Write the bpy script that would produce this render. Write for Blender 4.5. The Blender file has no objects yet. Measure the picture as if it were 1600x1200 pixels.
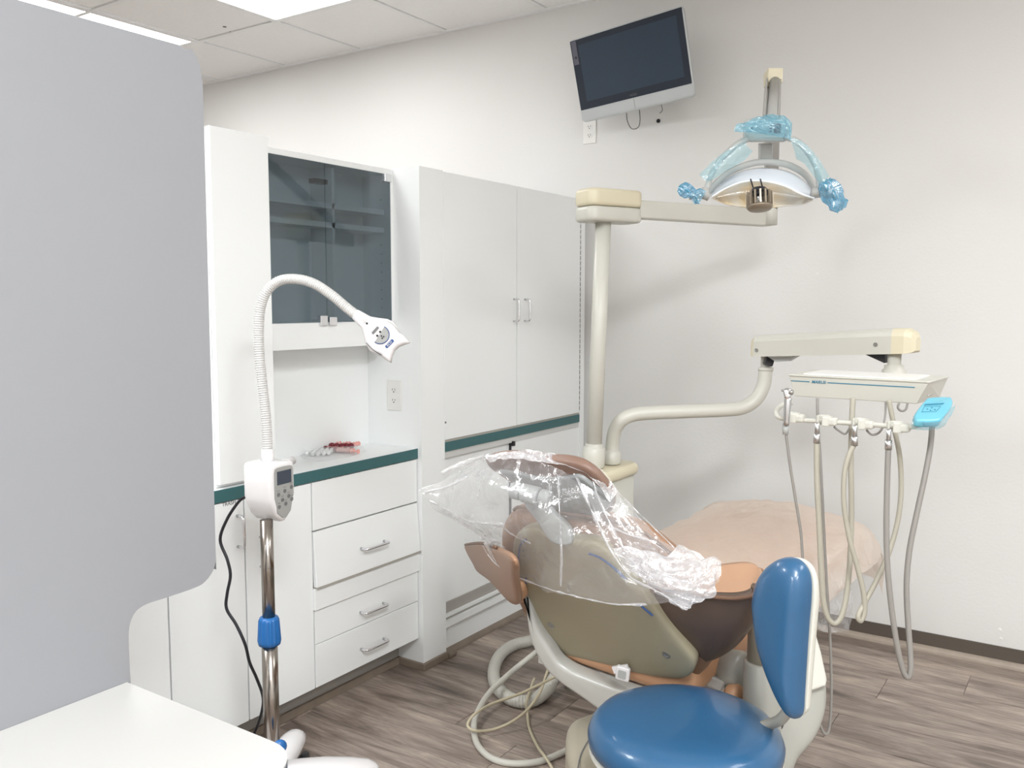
import bpy, bmesh, math, random
from mathutils import Vector, Matrix, noise
random.seed(7)
C = bpy.context.scene.collection
V = Vector
# ---------------------------------------------------------------- camera
CAM = V((0, 0, 1.375)); FPX = 1377.0
yaw, pit = math.radians(33.9), math.radians(5.2)
FW = V((-math.sin(yaw)*math.cos(pit), math.cos(yaw)*math.cos(pit), -math.sin(pit)))
RT = V((math.cos(yaw), math.sin(yaw), 0)); UP = RT.cross(FW)
cd = bpy.data.cameras.new('camera'); cam = bpy.data.objects.new('camera', cd); C.objects.link(cam)
cd.sensor_width = 36; cd.lens = FPX/1600*36; cd.clip_start = .02
m = Matrix((RT, UP, -FW)).transposed().to_4x4(); m.translation = CAM; cam.matrix_world = m
bpy.context.scene.camera = cam
# ---------------------------------------------------------------- world, exposure, ceiling light power
w = bpy.data.worlds.new('world'); bpy.context.scene.world = w; w.use_nodes = True
w.node_tree.nodes['Background'].inputs[0].default_value = (.9, .95, 1, 1)
w.node_tree.nodes['Background'].inputs[1].default_value = .3
vs = bpy.context.scene.view_settings
vs.view_transform = 'Standard'; vs.look = 'None'; vs.gamma = 1; vs.use_curve_mapping = False; vs.exposure = 0.72
ZC = 2.785
# x0, y0 of the recessed 2x4 lights, power; unseen middle ones added and placed for even fill
FIX = [(-3.536, 1.917, 3.5), (-4.756, 1.917, 5), (.124, -.523, 52), (-2.926, -.523, 31), (1.344, -1.133, 26), (-1.096, -2.353, 27), (.734, 1.917, 5)]
for fx, fy, pw in FIX:
    ld = bpy.data.lights.new('ceiling_lamp', 'AREA'); ld.shape = 'RECTANGLE'; ld.size = .54; ld.size_y = 1.14
    ld.energy = pw; ld.color = (.925, .97, 1)
    lo = bpy.data.objects.new('ceiling_lamp', ld); C.objects.link(lo); lo.location = (fx+.305, fy+.61, ZC-.012)

# ---------------------------------------------------------------- measuring helpers (pixel of the 1600x1200 photo -> world)
def ray(px, py): return FW + RT*((px-800)/FPX) - UP*((py-600)/FPX)
def at(px, py, d): return CAM + ray(px, py)*d
def on(px, py, ax, v):
    r = ray(px, py); return CAM + r*((v-CAM[ax])/r[ax])
def onp(px, py, p0, n):
    r = ray(px, py); return CAM + r*((p0-CAM).dot(n)/r.dot(n))
def onz(px, py, z): return on(px, py, 2, z)

# ---------------------------------------------------------------- materials
def mat(name, col, rough=.5, metal=0, spec=.5, bump=0, bscale=200, coat=0, emis=0, trans=0, vary=0, vscale=3):
    m = bpy.data.materials.new(name); m.use_nodes = True; nt = m.node_tree; b = nt.nodes['Principled BSDF']
    b.inputs['Base Color'].default_value = (*col, 1); b.inputs['Roughness'].default_value = rough
    b.inputs['Metallic'].default_value = metal; b.inputs['Specular IOR Level'].default_value = spec
    b.inputs['Coat Weight'].default_value = coat
    b.inputs['Transmission Weight'].default_value = trans
    if emis:
        b.inputs['Emission Color'].default_value = (*col, 1); b.inputs['Emission Strength'].default_value = emis
    tc = nt.nodes.new('ShaderNodeTexCoord')
    if vary:
        n = nt.nodes.new('ShaderNodeTexNoise'); n.inputs['Scale'].default_value = vscale; n.inputs['Detail'].default_value = 4
        nt.links.new(tc.outputs['Object'], n.inputs['Vector'])
        mx = nt.nodes.new('ShaderNodeMix'); mx.data_type = 'RGBA'
        mx.inputs[6].default_value = (*[c*(1-vary) for c in col], 1); mx.inputs[7].default_value = (*[min(1, c*(1+vary)) for c in col], 1)
        nt.links.new(n.outputs['Fac'], mx.inputs[0]); nt.links.new(mx.outputs[2], b.inputs['Base Color'])
    if bump:
        n = nt.nodes.new('ShaderNodeTexNoise'); n.inputs['Scale'].default_value = bscale; n.inputs['Detail'].default_value = 3
        nt.links.new(tc.outputs['Object'], n.inputs['Vector'])
        bp = nt.nodes.new('ShaderNodeBump'); bp.inputs['Strength'].default_value = bump; bp.inputs['Distance'].default_value = .002
        nt.links.new(n.outputs['Fac'], bp.inputs['Height']); nt.links.new(bp.outputs[0], b.inputs['Normal'])
    return m
M = {}
M['wall'] = mat('wall_paint', (.72, .71, .69), .65, bump=.25, bscale=90, vary=.015, vscale=1.2)
M['lam'] = mat('white_laminate', (.87, .885, .88), .38, vary=.012, vscale=2)
M['lamedge'] = mat('laminate_edge', (.62, .62, .60), .5)
M['gap'] = mat('shadow_gap', (.05, .05, .055), .8)
M['grey_edge'] = mat('taupe_edge', (.40, .38, .34), .6)
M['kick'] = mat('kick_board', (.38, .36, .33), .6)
M['teal'] = mat('teal_edge', (.036, .125, .132), .4)
M['panel'] = mat('grey_panel', (.255, .257, .27), .55, vary=.02, vscale=4)
M['desk'] = mat('desk_top', (.50, .49, .47), .4)
M['deskedge'] = mat('desk_edge', (.10, .13, .18), .5)
M['tile'] = mat('ceiling_tile', (.90, .895, .88), .9, bump=.5, bscale=260, vary=.03, vscale=60)
M['rail'] = mat('ceiling_rail', (.86, .86, .85), .5)
M['diff'] = mat('light_diffuser', (1, 1, 1), .5, emis=5)
M['base'] = mat('vinyl_base', (.10, .082, .066), .5)
M['chrome'] = mat('chrome', (.78, .78, .80), .16, 1)
M['steel'] = mat('brushed_steel', (.34, .31, .28), .22, 1)
M['nickel'] = mat('satin_nickel', (.62, .62, .62), .3, 1)
M['cream'] = mat('cream_plastic', (.56, .55, .49), .35, vary=.02)
M['ivory'] = mat('ivory_plastic', (.66, .60, .44), .4)
M['beige'] = mat('beige_cover', (.36, .32, .245), .45, vary=.03)
M['shell'] = mat('chair_shell', (.30, .265, .18), .4)
M['greyplastic'] = mat('grey_plastic', (.40, .41, .395), .4)
M['frame'] = mat('chair_frame', (.42, .415, .385), .28, coat=.3)
M['plategrey'] = mat('headrest_grey', (.23, .24, .235), .4)
M['plategrey2'] = mat('headrest_light_grey', (.31, .32, .31), .4)
M['frame2'] = mat('casting_grey', (.33, .325, .29), .35, coat=.2)
M['leather'] = mat('brown_vinyl', (.28, .155, .092), .42, bump=.15, bscale=300, vary=.06, vscale=6)
M['leatherd'] = mat('brown_vinyl_shaded', (.095, .062, .044), .45, bump=.15, bscale=300, vary=.05, vscale=6)  # same brown vinyl with the right wing's shade put into its colour
M['leatherh'] = mat('headrest_vinyl_shaded', (.19, .115, .085), .45, bump=.15, bscale=300, vary=.06, vscale=6)  # brown vinyl darkened for the headrest's shading and the film over it
M['orange'] = mat('brown_vinyl_lit', (.52, .29, .165), .42, bump=.1, bscale=300, vary=.05, vscale=5)  # same brown vinyl in a lighter copy, top light put into the colour
M['piping'] = mat('piping', (.14, .075, .045), .5)
M['blue'] = mat('blue_vinyl', (.020, .088, .188), .33, bump=.08, bscale=350, coat=.35)
M['bluekn'] = mat('blue_knob', (.015, .13, .38), .35)
M['white'] = mat('white_plastic', (.74, .72, .72), .25, coat=.3)
M['whiteneck'] = mat('white_gooseneck', (.60, .59, .575), .4)
M['silver'] = mat('silver_panel', (.33, .33, .315), .35)
M['black'] = mat('black_plastic', (.012, .012, .016), .35)
M['dark'] = mat('dark_screen', (.026, .044, .070), .12, spec=.7)
M['bezel'] = mat('black_bezel', (.018, .026, .04), .12, spec=.6)
M['bezelg'] = mat('grey_reflective_bezel', (.12, .12, .15), .2)
M['monsil'] = mat('monitor_silver', (.50, .52, .52), .35, .2)
M['outlet'] = mat('outlet_plastic', (.80, .79, .76), .35)
M['bluemark'] = mat('blue_print', (.02, .07, .22), .5)
M['bluelogo'] = mat('teal_blue_print', (.03, .20, .32), .5)
M['greymark'] = mat('grey_print', (.16, .16, .16), .6)
M['tubeg'] = mat('grey_hose', (.25, .235, .215), .45)
M['tubec'] = mat('cream_hose', (.38, .355, .29), .45)
M['tubew'] = mat('white_hose', (.56, .545, .49), .4)
M['tubey'] = mat('yellowed_hose', (.54, .48, .34), .4)
M['lampg'] = mat('lamp_grey', (.38, .375, .355), .4)
M['lampw'] = mat('reflector_white', (.80, .85, .92), .15, coat=.6)
M['bulb'] = mat('bulb_cage', (.26, .215, .16), .35, .5)
M['red'] = mat('dark_red_cap', (.16, .004, .015), .3)
M['pink'] = mat('pink_gel', (.80, .38, .34), .3)
M['clearw'] = mat('milky_plastic', (.82, .83, .82), .3)
M['label'] = mat('label_red', (.35, .06, .05), .5)
M['cork'] = mat('gold_wood', (.35, .22, .07), .5)
M['screw'] = mat('screw_metal', (.35, .34, .32), .35, .8)

def wood_mat():
    m = bpy.data.materials.new('wood_plank'); m.use_nodes = True; nt = m.node_tree; b = nt.nodes['Principled BSDF']; L = nt.links.new
    N = nt.nodes.new
    tc = N('ShaderNodeTexCoord'); oi = N('ShaderNodeObjectInfo'); geo = N('ShaderNodeNewGeometry')
    mul = N('ShaderNodeVectorMath'); mul.operation = 'SCALE'; L(oi.outputs['Random'], mul.inputs['Scale'])
    mul.inputs[0].default_value = (37, 53, 11)
    add = N('ShaderNodeVectorMath'); add.operation = 'ADD'; L(geo.outputs['Position'], add.inputs[0]); L(mul.outputs[0], add.inputs[1])
    mp = N('ShaderNodeMapping'); mp.inputs['Scale'].default_value = (1.0, 6, 1); L(add.outputs[0], mp.inputs['Vector'])
    n1 = N('ShaderNodeTexNoise'); n1.inputs['Scale'].default_value = 1.6; n1.inputs['Detail'].default_value = 7; n1.inputs['Roughness'].default_value = .62
    n1.inputs['Distortion'].default_value = 1.2; L(mp.outputs[0], n1.inputs['Vector'])
    mp2 = N('ShaderNodeMapping'); mp2.inputs['Scale'].default_value = (6, 75, 1); L(add.outputs[0], mp2.inputs['Vector'])
    n2 = N('ShaderNodeTexNoise'); n2.inputs['Scale'].default_value = 1.5; n2.inputs['Detail'].default_value = 5; n2.inputs['Roughness'].default_value = .7
    L(mp2.outputs[0], n2.inputs['Vector'])
    cr = N('ShaderNodeValToRGB'); e = cr.color_ramp.elements
    e[0].position = .30; e[0].color = (.115, .088, .074, 1); e[1].position = .72; e[1].color = (.52, .43, .35, 1)
    x = e.new(.42); x.color = (.25, .198, .166, 1); x = e.new(.55); x.color = (.37, .30, .255, 1)
    L(n1.outputs['Fac'], cr.inputs[0])
    cr2 = N('ShaderNodeValToRGB'); cr2.color_ramp.elements[0].position = .3; cr2.color_ramp.elements[0].color = (.62, .62, .62, 1)
    cr2.color_ramp.elements[1].position = .7; cr2.color_ramp.elements[1].color = (1.25, 1.25, 1.25, 1); L(n2.outputs['Fac'], cr2.inputs[0])
    mx = N('ShaderNodeMix'); mx.data_type = 'RGBA'; mx.blend_type = 'MULTIPLY'; mx.inputs[0].default_value = 1
    L(cr.outputs[0], mx.inputs[6]); L(cr2.outputs[0], mx.inputs[7])
    mr = N('ShaderNodeMapRange'); mr.inputs['To Min'].default_value = .82; mr.inputs['To Max'].default_value = 1.18; L(oi.outputs['Random'], mr.inputs['Value'])
    mv = N('ShaderNodeVectorMath'); mv.operation = 'SCALE'; L(mx.outputs[2], mv.inputs[0]); L(mr.outputs[0], mv.inputs['Scale'])
    L(mv.outputs[0], b.inputs['Base Color']); b.inputs['Roughness'].default_value = .42
    bp = N('ShaderNodeBump'); bp.inputs['Strength'].default_value = .25; bp.inputs['Distance'].default_value = .002
    L(n2.outputs['Fac'], bp.inputs['Height']); L(bp.outputs[0], b.inputs['Normal'])
    return m
M['wood'] = wood_mat()
M['trimlight'] = mat('light_wood_trim', (.36, .30, .245), .5, vary=.25, vscale=14)
M['trim'] = mat('wood_trim', (.22, .175, .135), .5, vary=.3, vscale=14)

def film_mat(name, tint, base, edge, body, gloss=.12, bump=.0):
    m = bpy.data.materials.new(name); m.use_nodes = True; nt = m.node_tree; nt.nodes.clear(); N = nt.nodes.new; L = nt.links.new
    out = N('ShaderNodeOutputMaterial'); tr = N('ShaderNodeBsdfTransparent'); tr.inputs[0].default_value = (*tint, 1)
    gl = N('ShaderNodeBsdfGlossy'); gl.inputs['Roughness'].default_value = gloss; gl.inputs[0].default_value = (1, 1, 1, 1)
    df = N('ShaderNodeBsdfDiffuse'); df.inputs[0].default_value = (*body, 1); tl = N('ShaderNodeBsdfTranslucent'); tl.inputs[0].default_value = (*body, 1)
    m1 = N('ShaderNodeMixShader'); m1.inputs[0].default_value = .5; L(df.outputs[0], m1.inputs[1]); L(tl.outputs[0], m1.inputs[2])
    m2 = N('ShaderNodeMixShader'); m2.inputs[0].default_value = .4; L(m1.outputs[0], m2.inputs[1]); L(gl.outputs[0], m2.inputs[2])
    lw = N('ShaderNodeLayerWeight'); lw.inputs['Blend'].default_value = .35
    mr = N('ShaderNodeMapRange'); mr.inputs['To Min'].default_value = base; mr.inputs['To Max'].default_value = edge
    L(lw.outputs['Facing'], mr.inputs['Value'])
    m3 = N('ShaderNodeMixShader'); L(mr.outputs[0], m3.inputs[0]); L(tr.outputs[0], m3.inputs[1]); L(m2.outputs[0], m3.inputs[2])
    if bump:
        tc = N('ShaderNodeTexCoord'); vo = N('ShaderNodeTexNoise'); vo.inputs['Scale'].default_value = 14; vo.inputs['Detail'].default_value = 5; vo.inputs['Distortion'].default_value = 1.5
        L(tc.outputs['Object'], vo.inputs['Vector'])
        bp = N('ShaderNodeBump'); bp.inputs['Strength'].default_value = bump; bp.inputs['Distance'].default_value = .03
        L(vo.outputs['Fac'], bp.inputs['Height'])
        for s in (gl, df, lw): L(bp.outputs[0], s.inputs['Normal'])
    L(m3.outputs[0], out.inputs[0]); return m
M['film'] = film_mat('clear_film', (.975, .98, .98), .21, .62, (.9, .9, .92), bump=.3)
M['filmwhite'] = film_mat('bunched_film', (.97, .975, .98), .42, .9, (.93, .93, .95), bump=.5)
M['filmpeach'] = film_mat('cover_film', (.97, .95, .93), .72, .9, (.97, .83, .70), .35, bump=.3)
M['filmblue'] = film_mat('blue_film', (.42, .76, .88), .30, .7, (.28, .66, .85), bump=.6)
M['filmbluec'] = film_mat('blue_film_dense', (.30, .66, .82), .55, .8, (.12, .50, .72), bump=.6)
M['filmpale'] = film_mat('pale_blue_film', (.66, .88, .94), .22, .6, (.6, .85, .93), bump=.3)
M['bagclear'] = film_mat('clear_pouch', (.97, .97, .97), .10, .5, (.9, .9, .9))
M['smoke'] = film_mat('smoked_glass', (.64, .69, .72), .06, .5, (.03, .04, .045), .02)
M['glasslens'] = film_mat('clear_lens', (.98, .97, .93), .25, .7, (.95, .92, .82), .05)
def dish_mat():
    m = mat('dichroic_reflector', (.85, .80, .66), .3, .1); nt = m.node_tree; b = nt.nodes['Principled BSDF']
    tc = nt.nodes.new('ShaderNodeTexCoord'); wv = nt.nodes.new('ShaderNodeTexNoise'); wv.inputs['Scale'].default_value = 9
    nt.links.new(tc.outputs['Object'], wv.inputs['Vector']); cr = nt.nodes.new('ShaderNodeValToRGB'); e = cr.color_ramp.elements
    e[0].position = .35; e[0].color = (.92, .88, .78, 1); e[1].position = .7; e[1].color = (.80, .84, .88, 1)
    x = e.new(.5); x.color = (.86, .70, .42, 1); nt.links.new(wv.outputs['Fac'], cr.inputs[0]); nt.links.new(cr.outputs[0], b.inputs['Base Color'])
    return m
M['dish'] = dish_mat()

# ---------------------------------------------------------------- geometry helpers
WL = {}
def link(o, parent):
    C.objects.link(o)
    if parent is not None:
        o.parent = parent; wp = WL.get(parent.name, V((0, 0, 0))); o.location = -wp; 
    WL[o.name] = V((0, 0, 0))
def obj(name, bm, m, parent=None, smooth=False, bevel=0, seg=2, sub=0):
    me = bpy.data.meshes.new(name); bmesh.ops.recalc_face_normals(bm, faces=bm.faces); bm.to_mesh(me); bm.free()
    ms = m if isinstance(m, (list, tuple)) else [m]
    for k in ms: me.materials.append(M[k])
    if smooth:
        for p in me.polygons: p.use_smooth = True
    o = bpy.data.objects.new(name, me); link(o, parent)
    if bevel:
        b = o.modifiers.new('bevel', 'BEVEL'); b.width = bevel; b.segments = seg; b.limit_method = 'ANGLE'; b.angle_limit = math.radians(35)
        b.harden_normals = False
        for p in me.polygons: p.use_smooth = False
    if sub:
        s = o.modifiers.new('sub', 'SUBSURF'); s.levels = s.render_levels = sub
    return o
def tag(o, label, cat, group=None, kind=None):
    if label: o['label'] = label
    if cat: o['category'] = cat
    if group: o['group'] = group
    if kind: o['kind'] = kind
    return o
def thing(name, label, cat, loc, group=None):
    o = bpy.data.objects.new(name, None); C.objects.link(o); o.location = loc; o.empty_display_size = .05
    WL[o.name] = V(loc); return tag(o, label, cat, group)
def plab(o, s): o['label'] = s; return o
def nb(): return bmesh.new()
def box(bm, a, b):
    x0, x1 = sorted((a[0], b[0])); y0, y1 = sorted((a[1], b[1])); z0, z1 = sorted((a[2], b[2]))
    v = [bm.verts.new((x, y, z)) for x in (x0, x1) for y in (y0, y1) for z in (z0, z1)]
    for f in ((0, 1, 3, 2), (4, 6, 7, 5), (0, 4, 5, 1), (2, 3, 7, 6), (0, 2, 6, 4), (1, 5, 7, 3)): bm.faces.new([v[i] for i in f])
    return bm
def obox(bm, c, ax, ay, az, sx, sy, sz):
    v = [bm.verts.new(c + ax*(i*sx/2) + ay*(j*sy/2) + az*(k*sz/2)) for i in (-1, 1) for j in (-1, 1) for k in (-1, 1)]
    for f in ((0, 1, 3, 2), (4, 6, 7, 5), (0, 4, 5, 1), (2, 3, 7, 6), (0, 2, 6, 4), (1, 5, 7, 3)): bm.faces.new([v[i] for i in f])
    return bm
def prism(bm, pts, vec):
    a = [bm.verts.new(p) for p in pts]; b = [bm.verts.new(p+vec) for p in pts]; n = len(pts)
    bm.faces.new(a); bm.faces.new(b[::-1])
    for i in range(n): bm.faces.new((a[i], b[i], b[(i+1) % n], a[(i+1) % n]))
    return bm
def cat(p0, p1, p2, p3, t):
    return .5*((2*p1) + (p2-p0)*t + (2*p0-5*p1+4*p2-p3)*t*t + (3*p1-p0-3*p2+p3)*t**3)
def spline(pts, k=6, closed=False):
    n = len(pts); out = []
    rng = n if closed else n-1
    for i in range(rng):
        if closed: q = [pts[(i+j-1) % n] for j in range(4)]
        else: q = [pts[max(0, i-1)], pts[i], pts[i+1], pts[min(n-1, i+2)]]
        for j in range(k): out.append(cat(*q, j/k))
    if not closed: out.append(pts[-1])
    return out
def tube(bm, pts, r, n=12, k=6, cap=True, rf=None, flat=1):
    P = spline(pts, k) if k > 1 else list(pts)
    s = [0]
    for i in range(1, len(P)): s.append(s[-1]+(P[i]-P[i-1]).length)
    T = [(P[min(i+1, len(P)-1)]-P[max(i-1, 0)]).normalized() for i in range(len(P))]
    u = T[0].orthogonal().normalized(); rings = []
    for i, p in enumerate(P):
        u = (u - T[i]*u.dot(T[i])).normalized(); w_ = T[i].cross(u)
        rr = rf(s[i], s[-1]) if rf else r
        rings.append([bm.verts.new(p + u*(rr*math.cos(2*math.pi*j/n)) + w_*(rr*flat*math.sin(2*math.pi*j/n))) for j in range(n)])
    for a, b in zip(rings, rings[1:]):
        for j in range(n): bm.faces.new((a[j], a[(j+1) % n], b[(j+1) % n], b[j]))
    if cap: bm.faces.new(rings[0][::-1]); bm.faces.new(rings[-1])
    return bm
def fine(pts, step):
    P = spline(pts, 12); out = [P[0]]; acc = 0
    for a, b in zip(P, P[1:]):
        L = (b-a).length; t = step-acc
        while t <= L: out.append(a.lerp(b, t/L)); t += step
        acc = (acc+L) % step
    return out
def lathe(bm, c, ax, prof, n=32, cap=True):
    ax = ax.normalized(); u = ax.orthogonal().normalized(); w_ = ax.cross(u); R = []
    for r, h in prof: R.append([bm.verts.new(c+ax*h+u*(r*math.cos(2*math.pi*j/n))+w_*(r*math.sin(2*math.pi*j/n))) for j in range(n)])
    for a, b in zip(R, R[1:]):
        for j in range(n): bm.faces.new((a[j], a[(j+1) % n], b[(j+1) % n], b[j]))
    if cap: bm.faces.new(R[0][::-1]); bm.faces.new(R[-1])
    return bm
def puff(bm, P, n, hf, hb, e=.35, m=7, c=None):
    """cushion on a planar outline: two domes with rounded rim"""
    c = c or sum(P, V((0, 0, 0)))/len(P); n = n.normalized(); rings = []
    ts = [i/m*math.pi/2 for i in range(1, m+1)]
    top = bm.verts.new(c+n*hf)
    for t in ts:
        s, h = math.sin(t)**e, (math.cos(t)**.8 if t < math.pi/2-1e-6 else 0)*hf
        s = math.sin(t)**.5 if e > .9 else 1-(1-math.sin(t))**1.0*1.0 if False else s
        rings.append([bm.verts.new(c+(p-c)*s+n*h) for p in P])
    for t in reversed(ts[:-1]):
        s, h = math.sin(t)**e, math.cos(t)**.8*hb
        rings.append([bm.verts.new(c+(p-c)*s-n*h) for p in P])
    bot = bm.verts.new(c-n*hb); k = len(P)
    for j in range(k): bm.faces.new((top, rings[0][j], rings[0][(j+1) % k])); bm.faces.new((bot, rings[-1][(j+1) % k], rings[-1][j]))
    for a, b in zip(rings, rings[1:]):
        for j in range(k): bm.faces.new((a[j], b[j], b[(j+1) % k], a[(j+1) % k]))
    return bm
def slab(bm, P, n, t, r=.004, m=3):
    """flat plate on an outline with a small rounded rim, front face on the outline plane, thickness t away from n"""
    n = n.normalized(); k = len(P); c = sum(P, V((0, 0, 0)))/k
    def inset(q, d): 
        out = []
        for i in range(k):
            e1 = (q[i]-q[i-1]); e2 = (q[(i+1) % k]-q[i]); tt = (e1.normalized()+e2.normalized())
            nn = n.cross(tt).normalized(); 
            if nn.dot(c-q[i]) < 0 and sgn[0] > 0 and False: nn = -nn
            out.append(q[i]+nn*d*sgn[0])
        return out
    area = sum(((P[i]-c).cross(P[(i+1) % k]-c)).dot(n) for i in range(k)); sgn = [1 if area > 0 else -1]
    R = []
    for i in range(m+1):
        a = i/m*math.pi/2; R.append([p-n*(r*(1-math.sin(a))) for p in inset(P, r*(1-math.cos(a)))])
    R.reverse()   # from the inner front edge outwards
    for i in range(m+1):
        a = i/m*math.pi/2; R.append([p-n*(t-r*(1-math.sin(a))) for p in inset(P, r*(1-math.cos(a)))])
    R = [[bm.verts.new(p) for p in q] for q in R]
    for a, b in zip(R, R[1:]):
        for j in range(k): bm.faces.new((a[j], b[j], b[(j+1) % k], a[(j+1) % k]))
    bm.faces.new(R[0]); bm.faces.new(R[-1][::-1]); return bm
def sheet(bm, rows, ku=6, kv=6, amp=0, fr=12, seed=0, ridge=True, edge=.3):
    R = [spline(r, ku) for r in rows]; nc = len(R[0]); cols = [spline([r[i] for r in R], kv) for i in range(nc)]
    nr = len(cols[0]); o = V((seed*3.7, seed*1.3, seed*2.1)); g = []
    for i in range(nc):
        col = []
        for j in range(nr):
            p = cols[i][j]; a = cols[min(i+1, nc-1)][j]-cols[max(i-1, 0)][j]; b = cols[i][min(j+1, nr-1)]-cols[i][max(j-1, 0)]
            nn = a.cross(b); nn = nn.normalized() if nn.length > 1e-9 else V((0, 0, 1))
            if amp:
                q = p*fr+o; q = q + V((noise.noise(q*.6), noise.noise(q*.6+V((5, 5, 5))), noise.noise(q*.6+V((9, 2, 1)))))*1.2
                h = noise.noise(q)
                h = (1-2.2*abs(h)) if ridge else h
                h += .5*(1-2.2*abs(noise.noise(q*2.3+o))) - .6
                p = p + nn*amp*h
                p = p + V((noise.noise(q*1.4+V((1, 0, 0))), noise.noise(q*1.4+V((0, 4, 0))), noise.noise(q*1.4+V((0, 0, 7)))))*amp*edge
            col.append(bm.verts.new(p))
        g.append(col)
    for i in range(nc-1):
        for j in range(nr-1): bm.faces.new((g[i][j], g[i+1][j], g[i+1][j+1], g[i][j+1]))
    return bm
def solid(o, t):
    s = o.modifiers.new('solid', 'SOLIDIFY'); s.thickness = t; s.offset = 0; return o
def text(s, m, parent, p, xdir, ydir, size, ext=.0004, name='lettering', shear=0, off=0):
    cu = bpy.data.curves.new(name, 'FONT'); cu.body = s; cu.size = size; cu.extrude = ext; cu.align_x = 'CENTER'; cu.align_y = 'CENTER'
    cu.shear = shear; cu.offset = off; cu.resolution_u = 3
    tmp = bpy.data.objects.new('text_source', cu); C.objects.link(tmp); dg = bpy.context.evaluated_depsgraph_get(); dg.update()
    me = bpy.data.meshes.new_from_object(tmp.evaluated_get(dg)); bpy.data.objects.remove(tmp); me.materials.clear(); me.materials.append(M[m])
    o = bpy.data.objects.new(name, me); C.objects.link(o)
    x = xdir.normalized(); z = x.cross(ydir).normalized(); y = z.cross(x)
    mt = Matrix((x, y, z)).transposed().to_4x4()
    if parent is not None: o.parent = parent; p = p - WL[parent.name]
    mt.translation = p; o.matrix_local = mt; WL[o.name] = V((0, 0, 0)); return o
X_, Y_, Z_ = V((1, 0, 0)), V((0, 1, 0)), V((0, 0, 1))
def handle(parent, p0, p1, out, r=.0045, name='handle'):
    """wire pull: two feet and a bar with rounded corners"""
    o = out; L = o.length; k = min(.35, .012/L); d = (p1-p0); dn = d.normalized()
    pts = [p0, p0+o*(1-k)]
    for i in range(1, 5):
        a = i/4*math.pi/2; pts.append(p0+o*(1-k)+o*k*math.sin(a)+dn*(L*k*(1-math.cos(a))))
    q = []
    for i in range(4, 0, -1):
        a = i/4*math.pi/2; q.append(p1+o*(1-k)+o*k*math.sin(a)-dn*(L*k*(1-math.cos(a))))
    pts += q+[p1+o*(1-k), p1]
    bm = nb(); tube(bm, pts, r, 10, 1); return obj(name, bm, 'chrome', parent, True)

# ================================================================ SETTING
YW = 3.7466; XL, XR, YN = -6.2, 2.5, -2.7
def struct(name, a, b, m):
    bm = nb(); box(bm, a, b); o = obj(name, bm, m); o['kind'] = 'structure'; return o
struct('wall_back', (XL-.1, YW, 0), (XR+.1, YW+.12, ZC+.05), 'wall')
struct('wall_left', (XL-.1, YN, 0), (XL, YW, ZC+.05), 'wall')
struct('wall_right', (XR, YN, 0), (XR+.1, YW, ZC+.05), 'wall')
struct('wall_near', (XL-.1, YN-.1, 0), (XR+.1, YN, ZC+.05), 'wall')
floor = struct('floor', (XL-.1, YN-.1, -.08), (XR+.1, YW+.1, -.004), 'wood')
ceil = struct('ceiling', (XL-.1, YN-.1, ZC+.02), (XR+.1, YW+.1, ZC+.1), 'tile')
# floor planks
pm = {}
def plank(x0, x1, y0, y1):
    key = (round(x1-x0, 3), round(y1-y0, 3))
    if key not in pm:
        bm = nb(); hx, hy = key[0]/2-.0009, key[1]/2-.0009
        b_ = [bm.verts.new((sx*hx, sy*hy, -.004)) for sx, sy in ((-1, -1), (1, -1), (1, 1), (-1, 1))]
        t1 = [bm.verts.new((sx*hx, sy*hy, -.0010)) for sx, sy in ((-1, -1), (1, -1), (1, 1), (-1, 1))]
        t2 = [bm.verts.new((sx*(hx-.0012), sy*(hy-.0012), 0)) for sx, sy in ((-1, -1), (1, -1), (1, 1), (-1, 1))]
        for A, B in ((b_, t1), (t1, t2)):
            for j in range(4): bm.faces.new((A[j], A[(j+1) % 4], B[(j+1) % 4], B[j]))
        bm.faces.new(t2)
        me = bpy.data.meshes.new('plank'); bmesh.ops.recalc_face_normals(bm, faces=bm.faces); bm.to_mesh(me); bm.free(); me.materials.append(M['wood']); pm[key] = me
    o = bpy.data.objects.new('plank', pm[key]); C.objects.link(o); o.parent = floor; o.location = ((x0+x1)/2, (y0+y1)/2, 0)
PW, PL = .195, 1.22
known = {0: -1.463, 1: -1.707, 2: -1.463, 3: -1.0, 4: -1.9, 5: -.1, 6: -.6, 7: -.35, 8: -1.2, -1: -.95, -2: -1.75, -3: -1.3}
for k in range(-10, 9):
    y0 = 2.01+PW*k; y1 = min(y0+PW, YW-.0)
    j = known.get(k, random.uniform(-1.2, 0)); x = j-PL*math.ceil((j+5.2)/PL)
    while x < 1.9:
        plank(x, x+PL, y0, y1); x += PL
# ceiling grid, tiles
S = .61; gx = [-3.536+S*i for i in range(-4, 10)]; gy = [3.137-S*i for i in range(-1, 10)]
tm = {}
bmT = nb(); box(bmT, (-.289, -.289, .006), (.289, .289, .02)); meT = bpy.data.meshes.new('tile')
bmT.to_mesh(meT); bmT.free(); meT.materials.append(M['tile'])
def infix(x, y): return any(fx-.01 < x < fx+.6 and fy-.01 < y < fy+1.2 for fx, fy, _ in FIX)
for x in gx[:-1]:
    for y in gy[1:]:
        if infix(x+.1, y+.1) or y+S > YW+.02 and y > 3.1 and False: continue
        o = bpy.data.objects.new('tile', meT); C.objects.link(o); o.parent = ceil; o.location = (x+S/2, y+S/2, ZC)
for x in gx:
    bm = nb(); box(bm, (x-.012, YN, ZC), (x+.012, YW, ZC+.012)); obj('grid_rail', bm, 'rail', ceil)
for y in gy[1:]:
    bm = nb(); box(bm, (XL, y-.012, ZC-.0006), (XR, y+.012, ZC+.012)); obj('grid_rail', bm, 'rail', ceil)
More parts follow.
